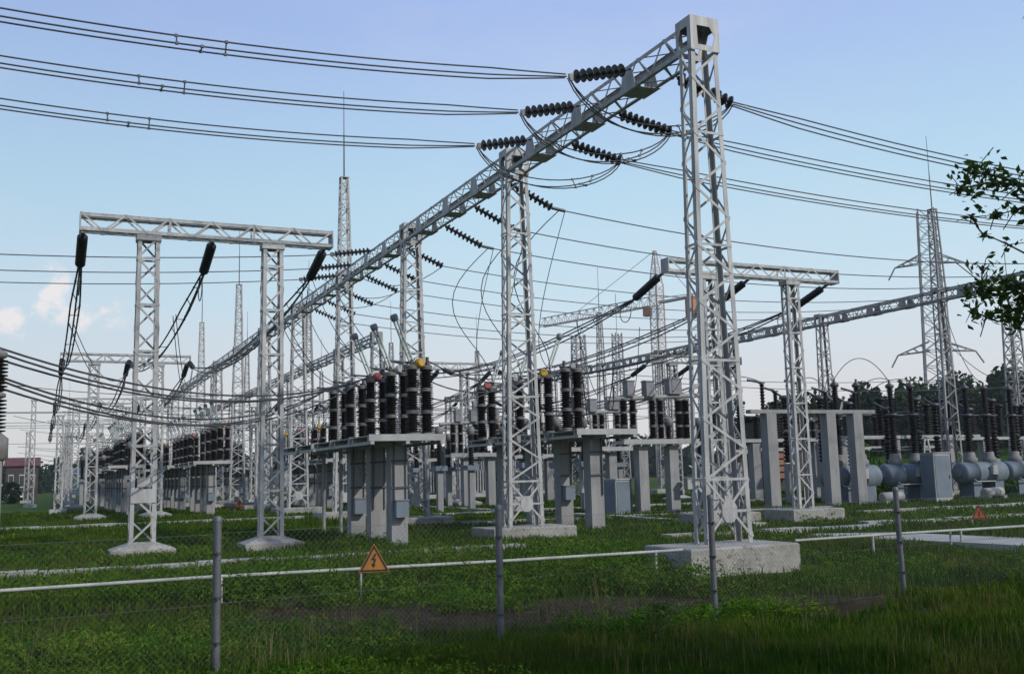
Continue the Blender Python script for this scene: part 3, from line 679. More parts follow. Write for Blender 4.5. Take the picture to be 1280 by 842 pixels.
# short white drums lying by the tanks
for i, (x, y) in enumerate([(34.6, 34.6), (41.3, 34.9), (28.3, 38.6)]):
    a = MB(); a.lathe([(.15, -.6), (.23, -.57), (.23, .57), (.15, .6)], (0, 0, .30), (1, 0, .02), 16); a.box((-.5, 0, .05), (.2, .6, .2)); a.box((.5, 0, .05), (.2, .6, .2))
    tag(a.build('pipe_section', M['slab'], None, loc=(x, y, 0)), ['white pipe section lying beneath the first tank', 'white pipe section lying left of the domed third tank', 'white pipe section lying behind the near right portal'][i], 'pipe')

# ---------------------------------------------------------------- power transformer and posts far behind
t = thing('power_transformer', 'pale grey power transformer with dark bushings far behind between the columns', 'transformer', (29.3, 75, 0))
a = MB(); a.box((0, 0, 1.3), (3.2, 2.0, 1.9)); a.box((0, 0, 2.3), (3.5, 2.3, .12)); a.box((0, 0, .2), (5.6, 2.4, .3)); a.build('tank', M['cabinet_side'], t)
for s in (-1, 1):
    r = MB()
    for k in range(5): r.box((s * (1.85 + .22 * k), 0, 1.3), (.08, 1.7, 1.6))
    r.build('radiator', M['cabinet_side'], t)
for x in (-1.3, -.4, .5, 1.3):
    b = MB(); ribbed(b, 2.36, 3.9, .2, 11, x); b.build('bushing', M['porcelain'], t)

# ---------------------------------------------------------------- breaker column cut by the left edge
t = thing('post_insulator', 'big brown ribbed insulator on a pale pillar cut by the left picture edge', 'insulator', (-.89, 20, 0))
a = MB(); a.box((0, 0, 1.0), (.50, .50, 2.4)); a.build('concrete_pillar', M['pillar'], t)
b = MB()
ribbed(b, 2.7, 3.3, .30, 9); ribbed(b, 3.42, 4.0, .30, 9); b.build('insulator', M['porcelain'], t)
c = MB(); c.lathe([(.24, 2.2), (.34, 2.25), (.34, 2.6), (.22, 2.7)], n=16); c.build('base_flange', M['flange'], t); c = MB(); c.lathe([(.2, 3.3), (.27, 3.33), (.27, 3.39), (.2, 3.42)], n=16); c.build('middle_flange', M['flange'], t); c = MB(); c.lathe([(.2, 4.0), (.27, 4.04), (.27, 4.12), (.12, 4.2)], n=16); c.build('top_flange', M['flange'], t)
k = 0
for (z0, y1, x1, z1, s) in [(4.22, 29.75, 9.0, 4.80, .72), (4.14, 29.9, 9.0, 4.80, .80), (4.02, 32.0, 9.0, 4.85, .72), (3.72, 34.1, 9.0, 4.9, .95), (3.66, 34.3, 9.0, 4.9, 1.05), (3.52, 32.0, 9.3, 4.8, 1.0)]:
    cable(f'sagging cable from the left edge insulator to a disconnector, {["highest", "second highest", "third highest", "third lowest", "second lowest", "lowest"][k]} of six', sag((-.8, 20.05, z0), (x1, y1, z1), s, 22), .022, 'cables from the left edge insulator'); k += 1

# ---------------------------------------------------------------- droppers
n_ = 0
def drop(label, p, q, s=.5, lean=0, r=.015):
    cable(label, sag(p, q, s, 14), r, 'dropper cables')
for i, y in enumerate(R2Y):
    p = (14.2, y, 9.75); q = (15.0, [29.4, 31.6, 34.0][i], 4.95)
    pts = [V(p).lerp(V(q), t) + V((-1.2 * math.sin(PI * t) - .5 * math.sin(2 * PI * t), 0, -.4 * math.sin(PI * t))) for t in np.linspace(0, 1, 16)]
    cable(f'long curved dropper from the {nth[i]} right string of the second bay', pts, .016, 'dropper cables right of the beam')
    pts2 = [V((14.4, y, 9.74)).lerp(V(q) + V((.25, .1, 0)), t) + V((-.8 * math.sin(PI * t), 0, -1.2 * math.sin(PI * t))) for t in np.linspace(0, 1, 16)]
    cable(f'second dropper beside it from the {nth[i]} right string of the second bay', pts2, .013, 'dropper cables right of the beam')
for i in range(3):
    drop(f'dropper from the {side[i]} left busbar toward the next line over', ((.8, 37.5, 7.3), (3.95, 35.5, 7.4), (6.97, 33.5, 7.55))[i], ((3.95, 54.5, 7.65), (6.97, 54.5, 7.65), (9.2, 34.1, 4.95))[i], (1.3, 1.6, .5)[i])
    drop(f'twin dropper from the {side[i]} left busbar toward the next line over', ((.7, 37.9, 7.3), (3.9, 35.9, 7.4), (6.9, 33.9, 7.55))[i], ((3.9, 54.5, 7.65), (6.92, 54.5, 7.65), (9.4, 34.2, 4.95))[i], (1.6, 2.0, .75)[i])
    drop(f'dropper from the beam side line to the {nth[i]} left disconnector', (10.3, 40.0 + 2.6 * i, 10.4), (9.45, YS[i + 1], 4.95), .9)
    drop(f'dropper from the {side[i]} right busbar down to the switch bay', (17.98 + 3.4 * i, 33.0 + i, 7.4), (20.6 + 1.7 * i, 36.2, 4.85), .5)
    drop(f'cable loop between right disconnector {["one and two", "two and three", "three and four"][i]}', (15.0, [27.4, 29.4, 31.6][i], 4.95), (14.9, [29.4, 31.6, 34.0][i], 4.95), .35)
    drop(f'cable from the {ORD[i]} left disconnector to the right side pole across the gantry line', (9.5, YS[i], 4.85), (14.5, [27.4, 29.4, 31.6][i], 4.95), .55 + .1 * i, r=.02)
for i, (p, q, s) in enumerate([((16.2, 27.4, 4.9), (20.9, 36.2, 4.8), .6), ((16.2, 27.4, 4.4), (21.2, 36.2, 4.6), .5), ((16.2, 29.4, 4.9), (22.6, 40.5, 4.2), .7), ((25.4, 36.2, 4.9), (28.2, 35.2, 5.4), -.5), ((30.2, 35.2, 5.4), (31.7, 35.2, 5.2), -.35), ((31.7, 35.2, 5.1), (33.3, 36.3, 5.75), -.45), ((33.3, 36.3, 5.75), (36.7, 36.4, 5.75), -1.0), ((36.8, 36.4, 5.75), (38.3, 40.5, 5.3), -.4), ((38.1, 36.4, 5.75), (40.0, 41.5, 5.3), -.4), ((43.2, 36.6, 5.75), (44.2, 39.5, 10.3), .9), ((46.6, 36.8, 5.75), (44.3, 41, 10.3), 1.2)]):
    drop(f'slack cable of the right hand equipment, number {["one", "two", "three", "four", "five", "six", "seven", "eight", "nine", "ten", "eleven"][i]} counted from the left', p, q, s, r=.02)

# far overhead spans seen low at left
for i, (y, z) in enumerate([(100, 8.5), (112, 9.2), (124, 8.6), (136, 9.6), (150, 7.6), (160, 10.2)]):
    cable(f'far horizontal conductor low at left, {ORD[i]} of six', sag((-60, y, z + .6), (12, y, z), .5, 12), .03, 'far conductors low at left', 'conductor', 'power line')

for i, (y, z, x0, x1) in enumerate([(58, 6.2, 14, 43), (61, 5.6, 14, 43), (64, 6.8, 14, 43), (74, 6.0, 9, 43), (80, 7.4, 9, 43), (88, 6.4, 9, 43), (96, 8.6, 9, 60), (104, 7.6, 9, 60), (70, 9.0, 44, 90), (78, 10.5, 44, 90), (86, 7.5, 44, 90)]):
    cable(f'far crossing conductor right of the main gantry, {ORD[i]} back from the camera', sag((x0, y, z), (x1, y, z + .2), .7, 12), .022 + .0001 * y, 'far crossing conductors', 'conductor', 'power line')
# ---------------------------------------------------------------- tower, masts and crane far away
def lattice_tower(mb, z0, z1, b, t, n, leg, br):
    C4 = ((-1, -1), (1, -1), (1, 1), (-1, 1))
    B = [V((sx * b / 2, sy * b / 2, z0)) for sx, sy in C4]; T = [V((sx * t / 2, sy * t / 2, z1)) for sx, sy in C4]
    for p, q in zip(B, T): mb.bar(p, q, leg, leg, (1, 0, 0))
    for i, nr in ((0, (0, -1, 0)), (1, (1, 0, 0)), (2, (0, 1, 0)), (3, (-1, 0, 0))):
        j = (i + 1) % 4; lattice_face(mb, B[i], B[j], T[i], T[j], n, br, .03, nr, 1, i)
        lattice_face(mb, B[i], B[j], T[i], T[j], n, br, .03, nr, 0, i + 1)
tw = thing('transmission_tower', 'grey lattice pylon with drooping crossarms behind the right gantry beam', 'pylon', (121, 110, 4), -.75)
a = MB(); lattice_tower(a, 0, 36, 4.2, 2.2, 15, .22, .10); a.build('body', M['steel_dull'], tw)
for z, l in ((28.0, 4.9), (14.6, 5.4)):
    for s in (-1, 1):
        c = MB(); tip = V((s * l, 0, z - .6))
        for y in (-1, 1):
            c.bar((s * .9, y * .9, z + 1.2), tip, .16, .12, (0, 0, 1)); c.bar((s * .9, y * .9, z - .2), tip, .16, .12, (0, 0, 1))
            for k in range(1, 4): c.bar(V((s * .9, y * .9, z + 1.2)).lerp(tip, k / 4), V((s * .9, y * .9, z - .2)).lerp(tip, (k - .6) / 4), .1, .08, (0, 0, 1))
        c.tube([tip, tip + V((s * 1.0, 0, -1.8))], .12, 6); c.build('crossarm', M['steel_dull'], tw)
for i, (x, y) in enumerate([(60.0, 48.0), (52.0, 87.0), (35.0, 64.0), (70, 98)]):
    mb = MB(); lattice_tower(mb, 0, (12.5, 15.5, 11.6, 14)[i], 1.2, .7, 14, .10, .05); mb.tube([(0, 0, (12.5, 15.5, 11.6, 14)[i]), (0, 0, (16, 19.5, 13, 18)[i])], .03, 6)
    tag(mb.build('lattice_mast', M['steel_dull'], None, loc=(x, y, 0)), ['lattice mast near the right picture edge under the tree branch', 'lattice mast left of the crane rising above the second gantry', 'short lattice mast seen just right of the second main column', 'far lattice mast between crane and near right portal'][i], 'mast', 'free standing lattice masts')
cr = thing('tower_crane', 'pale orange tower crane with a long lattice jib far behind the yard', 'crane', (144.6, 221, 0), math.atan2(33, -9))
a = MB(); lattice_tower(a, 0, 50, 2.6, 2.6, 24, .30, .14); lattice_tower(a, 50, 59, 2.4, .5, 4, .25, .12); a.build('mast', M['crane'], cr)
j = MB(); ch = [V((1.3, -.8, 44.5)), V((1.3, .8, 44.5)), V((1.3, 0, 47))]
for p in ch: j.bar(p, p + V((44, 0, 0)), .26, .26, (0, 0, 1))
for pa, pb in ((0, 2), (1, 2), (0, 1)): lattice_face(j, ch[pa], ch[pb], ch[pa] + V((44, 0, 0)), ch[pb] + V((44, 0, 0)), 30, .14, .08, (0, 1, 0))
j.build('jib', M['crane'], cr)
cj = MB(); cj.bar((-1.3, 0, 45), (-13, 0, 45), 1.8, .5, (0, 1, 0)); cj.bar((-1.3, 0, 46.2), (-13, 0, 45.6), .2, .2, (0, 1, 0)); cj.build('counter_jib', M['crane'], cr)
w_ = MB(); w_.box((-11.5, 0, 42.2), (2.6, 1.9, 5)); w_.build('counterweight', M['crane_box'], cr)
cb = MB(); cb.box((2.2, 1.4, 43), (1.8, 1.6, 2.6)); cb.build('cab', M['crane_box'], cr)
st = MB()
for p, q in (((0, 0, 59), (30, 0, 47)), ((0, 0, 59), (-12, 0, 45.4))): st.tube([p, q], .07, 5)
st.tube([(28, 0, 44.4), (28, 0, 20)], .05, 5); st.build('stay_cables', M['wire'], cr)

# ---------------------------------------------------------------- buildings and vehicles far away
def house(label, loc, w_, d_, h_, roofm, wallm, nwin, rz=0, rh=1.2, name='building'):
    t = thing(name, label, 'building', loc, rz)
    a = MB(); a.box((0, 0, h_ / 2 - .2), (w_, d_, h_ + .4)); a.build('wall', M[wallm], t)
    r = MB(); r.poly([(-w_ / 2 - .3, -d_ / 2 - .3, h_ + .02), (w_ / 2 + .3, -d_ / 2 - .3, h_ + .02), (w_ / 2 + .3, 0, h_ + rh), (-w_ / 2 - .3, 0, h_ + rh)], (0, 0, .15))
    r.poly([(-w_ / 2 - .3, .003, h_ + rh), (w_ / 2 + .3, .003, h_ + rh), (w_ / 2 + .3, d_ / 2 + .3, h_ + .02), (-w_ / 2 - .3, d_ / 2 + .3, h_ + .02)], (0, 0, .15)); r.build('roof', M[roofm], t)
    for i in range(nwin):
        x = -w_ / 2 + w_ * (i + .5) / nwin
        f = MB(); f.box((x, -d_ / 2 - .02, h_ * .55), (w_ / nwin * .5, .06, h_ * .4)); o = f.build('window', M['pale_wall'], t)
        g = MB(); g.box((x, -d_ / 2 - .055, h_ * .55), (w_ / nwin * .42, .02, h_ * .33)); g.build('pane', M['glass'], o)
    return t
house('low building with a dull red roof far at the left edge', (-2.6, 168, 0), 4.2, 8, 4.7, 'roof', 'brick', 3)
house('teal clad shed far behind the left portals', (7.6, 195, 0), 5, 6, 3.5, 'teal', 'teal', 1)
house('teal and grey shed behind the first disconnectors', (34, 140, 0), 9, 6, 3.2, 'teal', 'cabinet_side', 2)
house('dark brick switch house behind the near right portal', (58.3, 72, 0), 5.5, 7, 5.6, 'brick', 'brick', 2, .1, .5)
b = MB(); 
for k in range(6): b.box((0, 0, .35 + k * .55), (1.7, .3, .42)); 
for x in (-.8, .8): b.box((x, 0, 1.7), (.14, .36, 3.4))
tag(b.build('cooler_rack', M['brick_red'], None, loc=(55.5, 68.0, .7)), 'reddish slatted cooler standing before the dark switch house', 'cooler')
van = thing('parked_van', 'white van parked far away at the left edge of the yard', 'van', (-4.2, 128, 0), .3)
a = MB(); a.poly([(-2.3, -.9, .4), (2.2, -.9, .4), (2.3, -.9, 1.0), (1.6, -.9, 1.25), (1.0, -.9, 2.1), (-2.3, -.9, 2.1)], (0, 1.8, 0)); a.build('body', M['van'], van)
g = MB(); g.box((.35, -.91, 1.6), (1.0, .02, .5)); g.box((1.34, 0, 1.66), (.05, 1.5, .5), Matrix.Rotation(-.6, 3, 'Y')); g.build('window', M['glass'], van)
for x in (-1.5, 1.5):
    for y in (-.86, .86):
        w_ = MB(); w_.lathe([(.1, -.11), (.34, -.11), (.34, .11), (.1, .11)], (x, y, .34), (0, 1, 0), 14); w_.build('wheel', M['tyre'], van)

# slim lattice posts and low crossing wires filling the far yard
def slim_mesh(h):
    mb = MB(); C4 = ((-.22, -.22), (.22, -.22), (.22, .22), (-.22, .22)); B = [V((x, y, 0)) for x, y in C4]; T = [V((x * .7, y * .7, h)) for x, y in C4]
    for p, q in zip(B, T): mb.bar(p, q, .075, .075, (1, 0, 0))
    for i, nr in ((0, (0, -1, 0)), (1, (1, 0, 0)), (2, (0, 1, 0)), (3, (-1, 0, 0))): lattice_face(mb, B[i], B[(i + 1) % 4], T[i], T[(i + 1) % 4], 13, .045, .02, nr, 0, i)
    mb.box((0, 0, .12), (1.0, 1.0, .3)); mb.box((0, 0, h + .05), (.5, .5, .1)); return mb.mesh('lattice_post', M['steel'])
SL = [slim_mesh(h) for h in (6.2, 7.6, 9.0)]; gs = np.random.default_rng(77)
for i, (x, y) in enumerate([(1.0, 72), (6.2, 74), (10.3, 70), (10.2, 79), (5.9, 84), (-.8, 96), (2.3, 101), (6.4, 100), (10.4, 97), (15.2, 76), (15.4, 83), (16.8, 97), (22.5, 92), (24.5, 74), (26, 98), (28.5, 90), (10.4, 108), (6.5, 110), (2.0, 112), (-1.5, 124), (2.5, 128), (6.8, 126), (10.5, 130), (14.5, 118), (24.8, 63), (34.8, 76), (36, 88), (41, 82), (40.5, 96), (22.0, 110), (30, 112), (37, 108)]):
    o = obj('lattice_post', SL[i % 3], None, (x, y, 0), (0, 0, float(gs.uniform(-.1, .1)))); tag(o, 'slim silver lattice post standing among the far equipment of the yard', 'lattice post', 'slim lattice posts of the far yard')
for i in range(16):
    y = 68 + 5.2 * i; z = float(gs.uniform(4.6, 8.6)); x0 = float(gs.uniform(-3, 3)); x1 = float(gs.uniform(14, 20))
    tag(cable('thin slack wire crossing low between the far rows at left', sag((x0, y, z), (x1, y + float(gs.uniform(-1, 1)), z + float(gs.uniform(-.4, .4))), float(gs.uniform(.4, 1.1)), 12), .024), group='thin slack wires of the far yard')
# ---------------------------------------------------------------- slabs, cable troughs, rail, posts, signs
def slab(label, pts, z, group=None, name='concrete_path', th=.05, st=False):
    mb = MB(); mb.poly([(x, y, z - th) for x, y in pts], (0, 0, th)); o = mb.build(name, M['slab'])
    return tag(o, kind='structure') if st else tag(o, label, 'slab', group)
slab(None, [(17.9, 20.7), (16.8, 19.7), (17.9, 17.5), (18.2, 14.3), (22.5, 10.6), (23.6, 12.2), (20.0, 16.1), (19.6, 19.6)], .05, st=True, th=.35)
slab(None, [(18.1, 23.0), (17.8, 21.6), (21.5, 21.95), (22.4, 22.8)], .054, st=True, th=.2)
def trough(label, p, q, w_):
    p = V(p); q = V(q); d = (q - p); L_ = d.length; d.normalize(); mb = MB(); s = 0.; ax = Matrix.Rotation(math.atan2(d.y, d.x), 3, 'Z')
    while s < L_ - .2:
        l = min(1.5, L_ - s); c = p + d * (s + l / 2); sink = random.uniform(-.025, .012); mb.box((c.x, c.y, p.z + .04 + sink), (l - .03, w_ * random.uniform(.95, 1), .14), ax @ Matrix.Rotation(random.uniform(-.01, .01), 3, 'Z')); s += 1.5
    o = mb.build('cable_trough', M['slab'], None, off=p, loc=p); tag(o, label, 'cable trough', 'concrete cable troughs in the grass')
trough('cable trough of concrete lids passing the near left portal foundations', (-6, 22.7, 0), (10.5, 22.3, 0), .45)
trough('cable trough of concrete lids right of the second column foundation', (19.7, 25, .0), (19.7, 60, 0), .5)
trough('cable trough of lids crossing behind the second main column', (13.6, 33.8, 0), (30, 33.5, 0), .45)
trough('cable trough of lids crossing behind the blue grey cabinet', (16, 43.5, 0), (42, 43, 0), .5)
trough('cable trough of lids crossing far behind the left portals', (-12, 47, 0), (11, 47, 0), .5)
trough('cable trough of lids leading right from the near portal foundation', (21.8, 23.0, 0), (33, 22.4, 0), .5)
trough('short row of concrete lids in front of the near right portal', (14.6, 22.4, 0), (19.4, 22.2, 0), .6)
trough('row of concrete lids before the blue grey tanks', (27, 28.6, 0), (46, 28.4, 0), .4)
def rail(label, pts, legs):
    t = thing('pipe_rail', label, 'rail', (*pts[0][:2], 0)); o = V((*pts[0][:2], 0))
    mb = MB(); mb.tube(pts, .027, 8); mb.build('pipe', M['rail'], t, off=o)
    for x, y, z in legs: l = MB(); l.tube([(x, y, gh(x, y) - .1), (x, y, z)], .024, 8); l.build('leg', M['rail'], t, off=o)
rail('low white pipe rail in the grass left of the big column foundation', [(-12, 16.55, .3), (-.5, 16.41, .3), (2.4, 16.30, .315), (4.05, 16.18, .31), (7, 16.02, .295), (9.9, 15.85, .3), (10.68, 15.85, .3)],
     [(-3.6, 16.45, .3), (2.55, 16.29, .31), (10.1, 15.85, .3)])
rail('low white pipe rail to the right of the big column foundation', [(13.62, 16.25, .30), (16.5, 16.20, .31), (20.1, 16.21, .3), (27, 16.3, .3)], [(15.6, 16.21, .3), (18.1, 16.2, .3), (17.95, 16.35, .3), (22.3, 16.2, .3)])
FP = [(-1.75, 10.75), (1.68, 11.02), (5.0, 11.3), (8.3, 11.62), (11.95, 11.85), (15.4, 12.1)]
FL = ['', 'grey steel fence post at the left, running out of the bottom of the picture', 'grey steel fence post in front of the second main column', 'grey steel fence post in front of the big right column', 'grey steel fence post right of the big concrete block']
for i in (1, 2, 3, 4):
    x, y = FP[i]; t = thing('fence_post', FL[i], 'post', (x, y, gh(x, y)), group='bare fence posts in the foreground')
    lean = ((.0, .0), (.005, 0), (.02, .0), (-.02, 0))[i - 1]
    mb = MB(); top = (lean[0], lean[1], 1.60); mb.tube([(0, 0, -.3), top], .042, 14); mb.build('tube', M['post'], t)
    c = MB(); c.lathe([(.046, -.03), (.046, .012), (.03, .03)], top, n=14); c.build('end_cap', M['post'], t)
    for z in (.35, .8, 1.25): h = MB(); h.lathe([(.047, z - .012), (.05, z), (.047, z + .012)], (lean[0] * z / 1.6, 0, 0), n=14, cap=False); h.box((lean[0] * z / 1.6, -.055, z), (.025, .03, .03)); h.build('clip_ring', M['fitting'], t)
def mesh_panel(label, a, b):
    """chain link netting between two posts: thin diagonal wires and three strainer wires"""
    (x0, y0), (x1, y1) = a, b; L_ = math.hypot(x1 - x0, y1 - y0); z0 = gh((x0 + x1) / 2, (y0 + y1) / 2) + .05; H_ = 1.42; mb = MB(); p = .065; nrm = V((y1 - y0, x0 - x1, 0)).normalized()
    def P(u, z): return V((x0 + (x1 - x0) * u / L_, y0 + (y1 - y0) * u / L_, z0 + z))
    u = -H_
    while u < L_:
        for s in (1, -1):
            e0, e1 = (u, 0.), (u + H_, H_)
            if e0[0] < .05: e0 = (.05, .05 - u)
            if e1[0] > L_ - .05: e1 = (L_ - .05, L_ - .05 - u)
            if e1[0] - e0[0] > .03:
                q = [e0, e1] if s == 1 else [(e0[0], H_ - e0[1]), (e1[0], H_ - e1[1])]
                mb.bar(P(*q[0]) + nrm * .002 * s, P(*q[1]) + nrm * .002 * s,   .0013, .0013, nrm)
        u += p
    for z in (.01, .7, H_ - .01): mb.bar(P(.04, z) + nrm * .006, P(L_ - .04, z) + nrm * .006, .0025, .0025, nrm)
    o = mb.build('chain_link_mesh', M['post'], None, off=P(0, 0), loc=P(0, 0)); tag(o, label, 'fence mesh', 'chain link netting between the fence posts')
for i, l_ in enumerate(['left of the leftmost fence post', 'between the first and second fence posts from left', 'between the second and third fence posts from left', 'between the third and fourth fence posts from left', 'right of the rightmost fence post']):
    mesh_panel('thin chain link netting ' + l_, FP[i], FP[i + 1])
def warn(label, loc, s, rz, m, stand):
    """triangular plate with black border and a black lightning arrow"""
    t = thing('warning_sign', label, 'warning sign', loc, rz, 'triangular high voltage signs'); h = s * .90
    def tri(k, zc): return [(-s / 2 * k, zc - h / 3 * k), (s / 2 * k, zc - h / 3 * k), (0, zc + h * 2 / 3 * k)]
    zc = stand + h / 3
    p = MB(); p.poly([(x, 0, z) for x, z in tri(1, zc)], (0, .015, 0)); p.build('plate', M[m], t)
    b = MB(); o = tri(.93, zc); i_ = tri(.74, zc)
    for k in range(3):
        j = (k + 1) % 3; b.poly([(o[k][0], -.004, o[k][1]), (o[j][0], -.004, o[j][1]), (i_[j][0], -.004, i_[j][1]), (i_[k][0], -.004, i_[k][1])], (0, .003, 0))
    b.build('border', M['black'], t)
    bolt = [(.02, .62), (-.13, .20), (-.02, .22), (-.06, -.04), (-.12, -.02), (-.03, -.28), (.07, -.06), (.01, -.06), (.10, .30), (.0, .28), (.09, .62)]
    q = MB(); q.poly([(x * s * .85, -.004, zc + (z - .05) * h * .55) for x, z in bolt], (0, .003, 0)); q.build('bolt_symbol', M['black'], t)
    g = MB(); g.tube([(-s * .43, .03, -.35), (-s * .43, .03, stand + .06)], .02, 6); g.bar((-s * .43, .022, stand + .04), (s * .3, .022, stand + .04), .03, .01, (0, 0, 1)); g.build('stake', M['rail'], t)
    return t
warn('orange triangle sign with a lightning arrow on the low rail at left', (4.90, 16.04, 0), .50, -.33, 'sign', .25)
warn('smaller red orange triangle sign in the grass at far right', (23.9, 20.7, 0), .46, -.5, 'sign_red', .16)
warn('tiny red orange triangle sign far off between the left portal columns', (10.0, 58.0, 0), .55, -.3, 'sign_red', .3)

# ---------------------------------------------------------------- vegetation
def leaf_cloud(name, m, C_, size, flat=.0, up=.3, parent=None, seed=0, asp=.5):
    """C_: (n,3) leaf centres; each leaf is a bent rhombus of 2 faces"""
    g = np.random.default_rng(seed); n = len(C_); C_ = np.asarray(C_, float)
    d = g.normal(size=(n, 3)); d[:, 2] = d[:, 2] * (1 - flat) + up; d /= np.linalg.norm(d, axis=1)[:, None]
    e = g.normal(size=(n, 3)); e -= d * (e * d).sum(1)[:, None]; e /= np.linalg.norm(e, axis=1)[:, None]
    sz = (np.asarray(size) * g.uniform(.65, 1.25, n))[:, None]
    nrm = np.cross(d, e)
    v = np.stack([C_ - d * sz * .5, C_ + e * sz * asp * .5 + nrm * sz * .08, C_ + d * sz * .5, C_ - e * sz * asp * .5 + nrm * sz * .08], 1).reshape(-1, 3)
    me = bpy.data.meshes.new(name); k = np.arange(n) * 4
    f = np.concatenate([np.stack([k, k + 1, k + 2], 1), np.stack([k, k + 2, k + 3], 1)], 0).ravel()
    me.vertices.add(4 * n); me.vertices.foreach_set('co', v.ravel()); me.loops.add(len(f)); me.loops.foreach_set('vertex_index', f.astype(np.int32))
    me.polygons.add(2 * n); me.polygons.foreach_set('loop_start', np.arange(0, 6 * n, 3, dtype=np.int32)); me.polygons.foreach_set('loop_total', np.full(2 * n, 3, dtype=np.int32))
    me.update(); me.validate(); me.materials.append(m); return obj(name, me, parent)
def fnoise(x, y, s, seed):
    """cheap smooth value noise for density maps"""
    g = np.random.default_rng(seed); G = g.random((64, 64)); u = x / s + 100; v = y / s + 100; i = np.floor(u).astype(int); j = np.floor(v).astype(int); a = u - i; b = v - j
    a = a * a * (3 - 2 * a); b = b * b * (3 - 2 * b)
    return (G[i % 64, j % 64] * (1 - a) + G[(i + 1) % 64, j % 64] * a) * (1 - b) + (G[i % 64, (j + 1) % 64] * (1 - a) + G[(i + 1) % 64, (j + 1) % 64] * a) * b
GH = np.vectorize(gh)
BLK = [(11.0 - .05, 13.6, 15.95, 17.65)] + [(12.3 - 1.25, 12.3 + 1.25, y - .8, y + .8) for y in MY[:5]] + [(x - .7, x + .7, 26.4, 27.6) for x in (2.3, 5.46, 19.5, 22.9)]
def blocked(x, y):
    b = np.zeros(len(x), bool)
    for x0, x1, y0, y1 in BLK: b |= (x > x0) & (x < x1) & (y > y0) & (y < y1)
    return b | ((x > 17.6) & (x < 19.7) & (y > 14.6) & (y < 20.4)) | ((x > 17.9) & (x < 22) & (y > 21.8) & (y < 22.9))
def strip(x, y): return np.abs(y + .34 * x - 15.55) + np.maximum(0, 4.0 - x) * .8 + np.maximum(0, x - 9.6) * .8
PSI = math.radians(24.9)
def scatter(n, d0, d1, half=.60, power=1.0):
    """points in a wedge round the view heading, thinner with distance"""
    u = rng.random(n); d = (d0 ** (1 - power) + u * (d1 ** (1 - power) - d0 ** (1 - power))) ** (1 / (1 - power)) if power != 1 else d0 * (d1 / d0) ** u
    a = PSI + rng.uniform(-half, half, n); return d * np.sin(a), d * np.cos(a), d
def blades(name, m, x, y, d, h, w, kind_label=None, lean=.35):
    n = len(x); z = GH(x, y); a = rng.uniform(0, 2 * PI, n); dx, dy = np.cos(a), np.sin(a); l = rng.normal(0, lean, n) * h
    b = rng.uniform(0, 2 * PI, n); lx, ly = np.cos(b) * l, np.sin(b) * l
    P0 = np.stack([x - dx * w, y - dy * w, z - .02], 1); P1 = np.stack([x + dx * w, y + dy * w, z - .02], 1)
    M0 = np.stack([x - dx * w * .8 + lx * .35, y - dy * w * .8 + ly * .35, z + h * .55], 1); M1 = np.stack([x + dx * w * .8 + lx * .35, y + dy * w * .8 + ly * .35, z + h * .55], 1)
    T = np.stack([x + lx, y + ly, z + h * .97], 1)
    v = np.stack([P0, P1, M1, M0, T], 1).reshape(-1, 3); k = np.arange(n) * 5
    f = np.concatenate([np.stack([k, k + 1, k + 2], 1), np.stack([k, k + 2, k + 3], 1), np.stack([k + 3, k + 2, k + 4], 1)], 0).ravel()
    me = bpy.data.meshes.new(name); me.vertices.add(5 * n); me.vertices.foreach_set('co', v.ravel()); me.loops.add(len(f)); me.loops.foreach_set('vertex_index', f.astype(np.int32))
    me.polygons.add(3 * n); me.polygons.foreach_set('loop_start', np.arange(0, 9 * n, 3, dtype=np.int32)); me.polygons.foreach_set('loop_total', np.full(3 * n, 3, dtype=np.int32)); me.update(); me.validate(); me.materials.append(m)
    return obj(name, me)
# grass
x, y, d = scatter(430000, 6.5, 75, .60, 1.2)
s_ = strip(x, y); pat = fnoise(x, y, 1.3, 1) * .6 + fnoise(x, y, .45, 2) * .4
front = (x > 10.3) & (x < 13.9) & (y > 14.6) & (y < 16)
keep = ~blocked(x, y) & (~front | (rng.random(len(x)) < .06)) & ((s_ > 1.95 + (pat - .5) * 2.2) | (rng.random(len(x)) < .035)) & (rng.random(len(x)) < .1 + 1.25 * pat)
x, y, d, pat = x[keep], y[keep], d[keep], pat[keep]
fore = (y + .34 * x < 14.2); h = np.where(fore, .07 + .15 * pat, .06 + .15 * pat) * rng.uniform(.6, 1.3, len(x)); mid = (~fore) & (y < 19); h = np.where(mid, h * 1.25, h)
w = .0028 + .00038 * d
tag(blades('grass', M['grass'], x, y, d, h, w), kind='stuff')
# dry seed stalks in the near grass
x, y, d = scatter(5200, 6.5, 15, .6, 1.0); k = (y + .3 * x < 14.6) & (fnoise(x, y, 1.1, 4) > .52); x, y, d = x[k], y[k], d[k]
tag(blades('seed_stalks', M['dry'], x, y, d, rng.uniform(.22, .48, len(x)), np.full(len(x), .0035), lean=.2), kind='stuff')
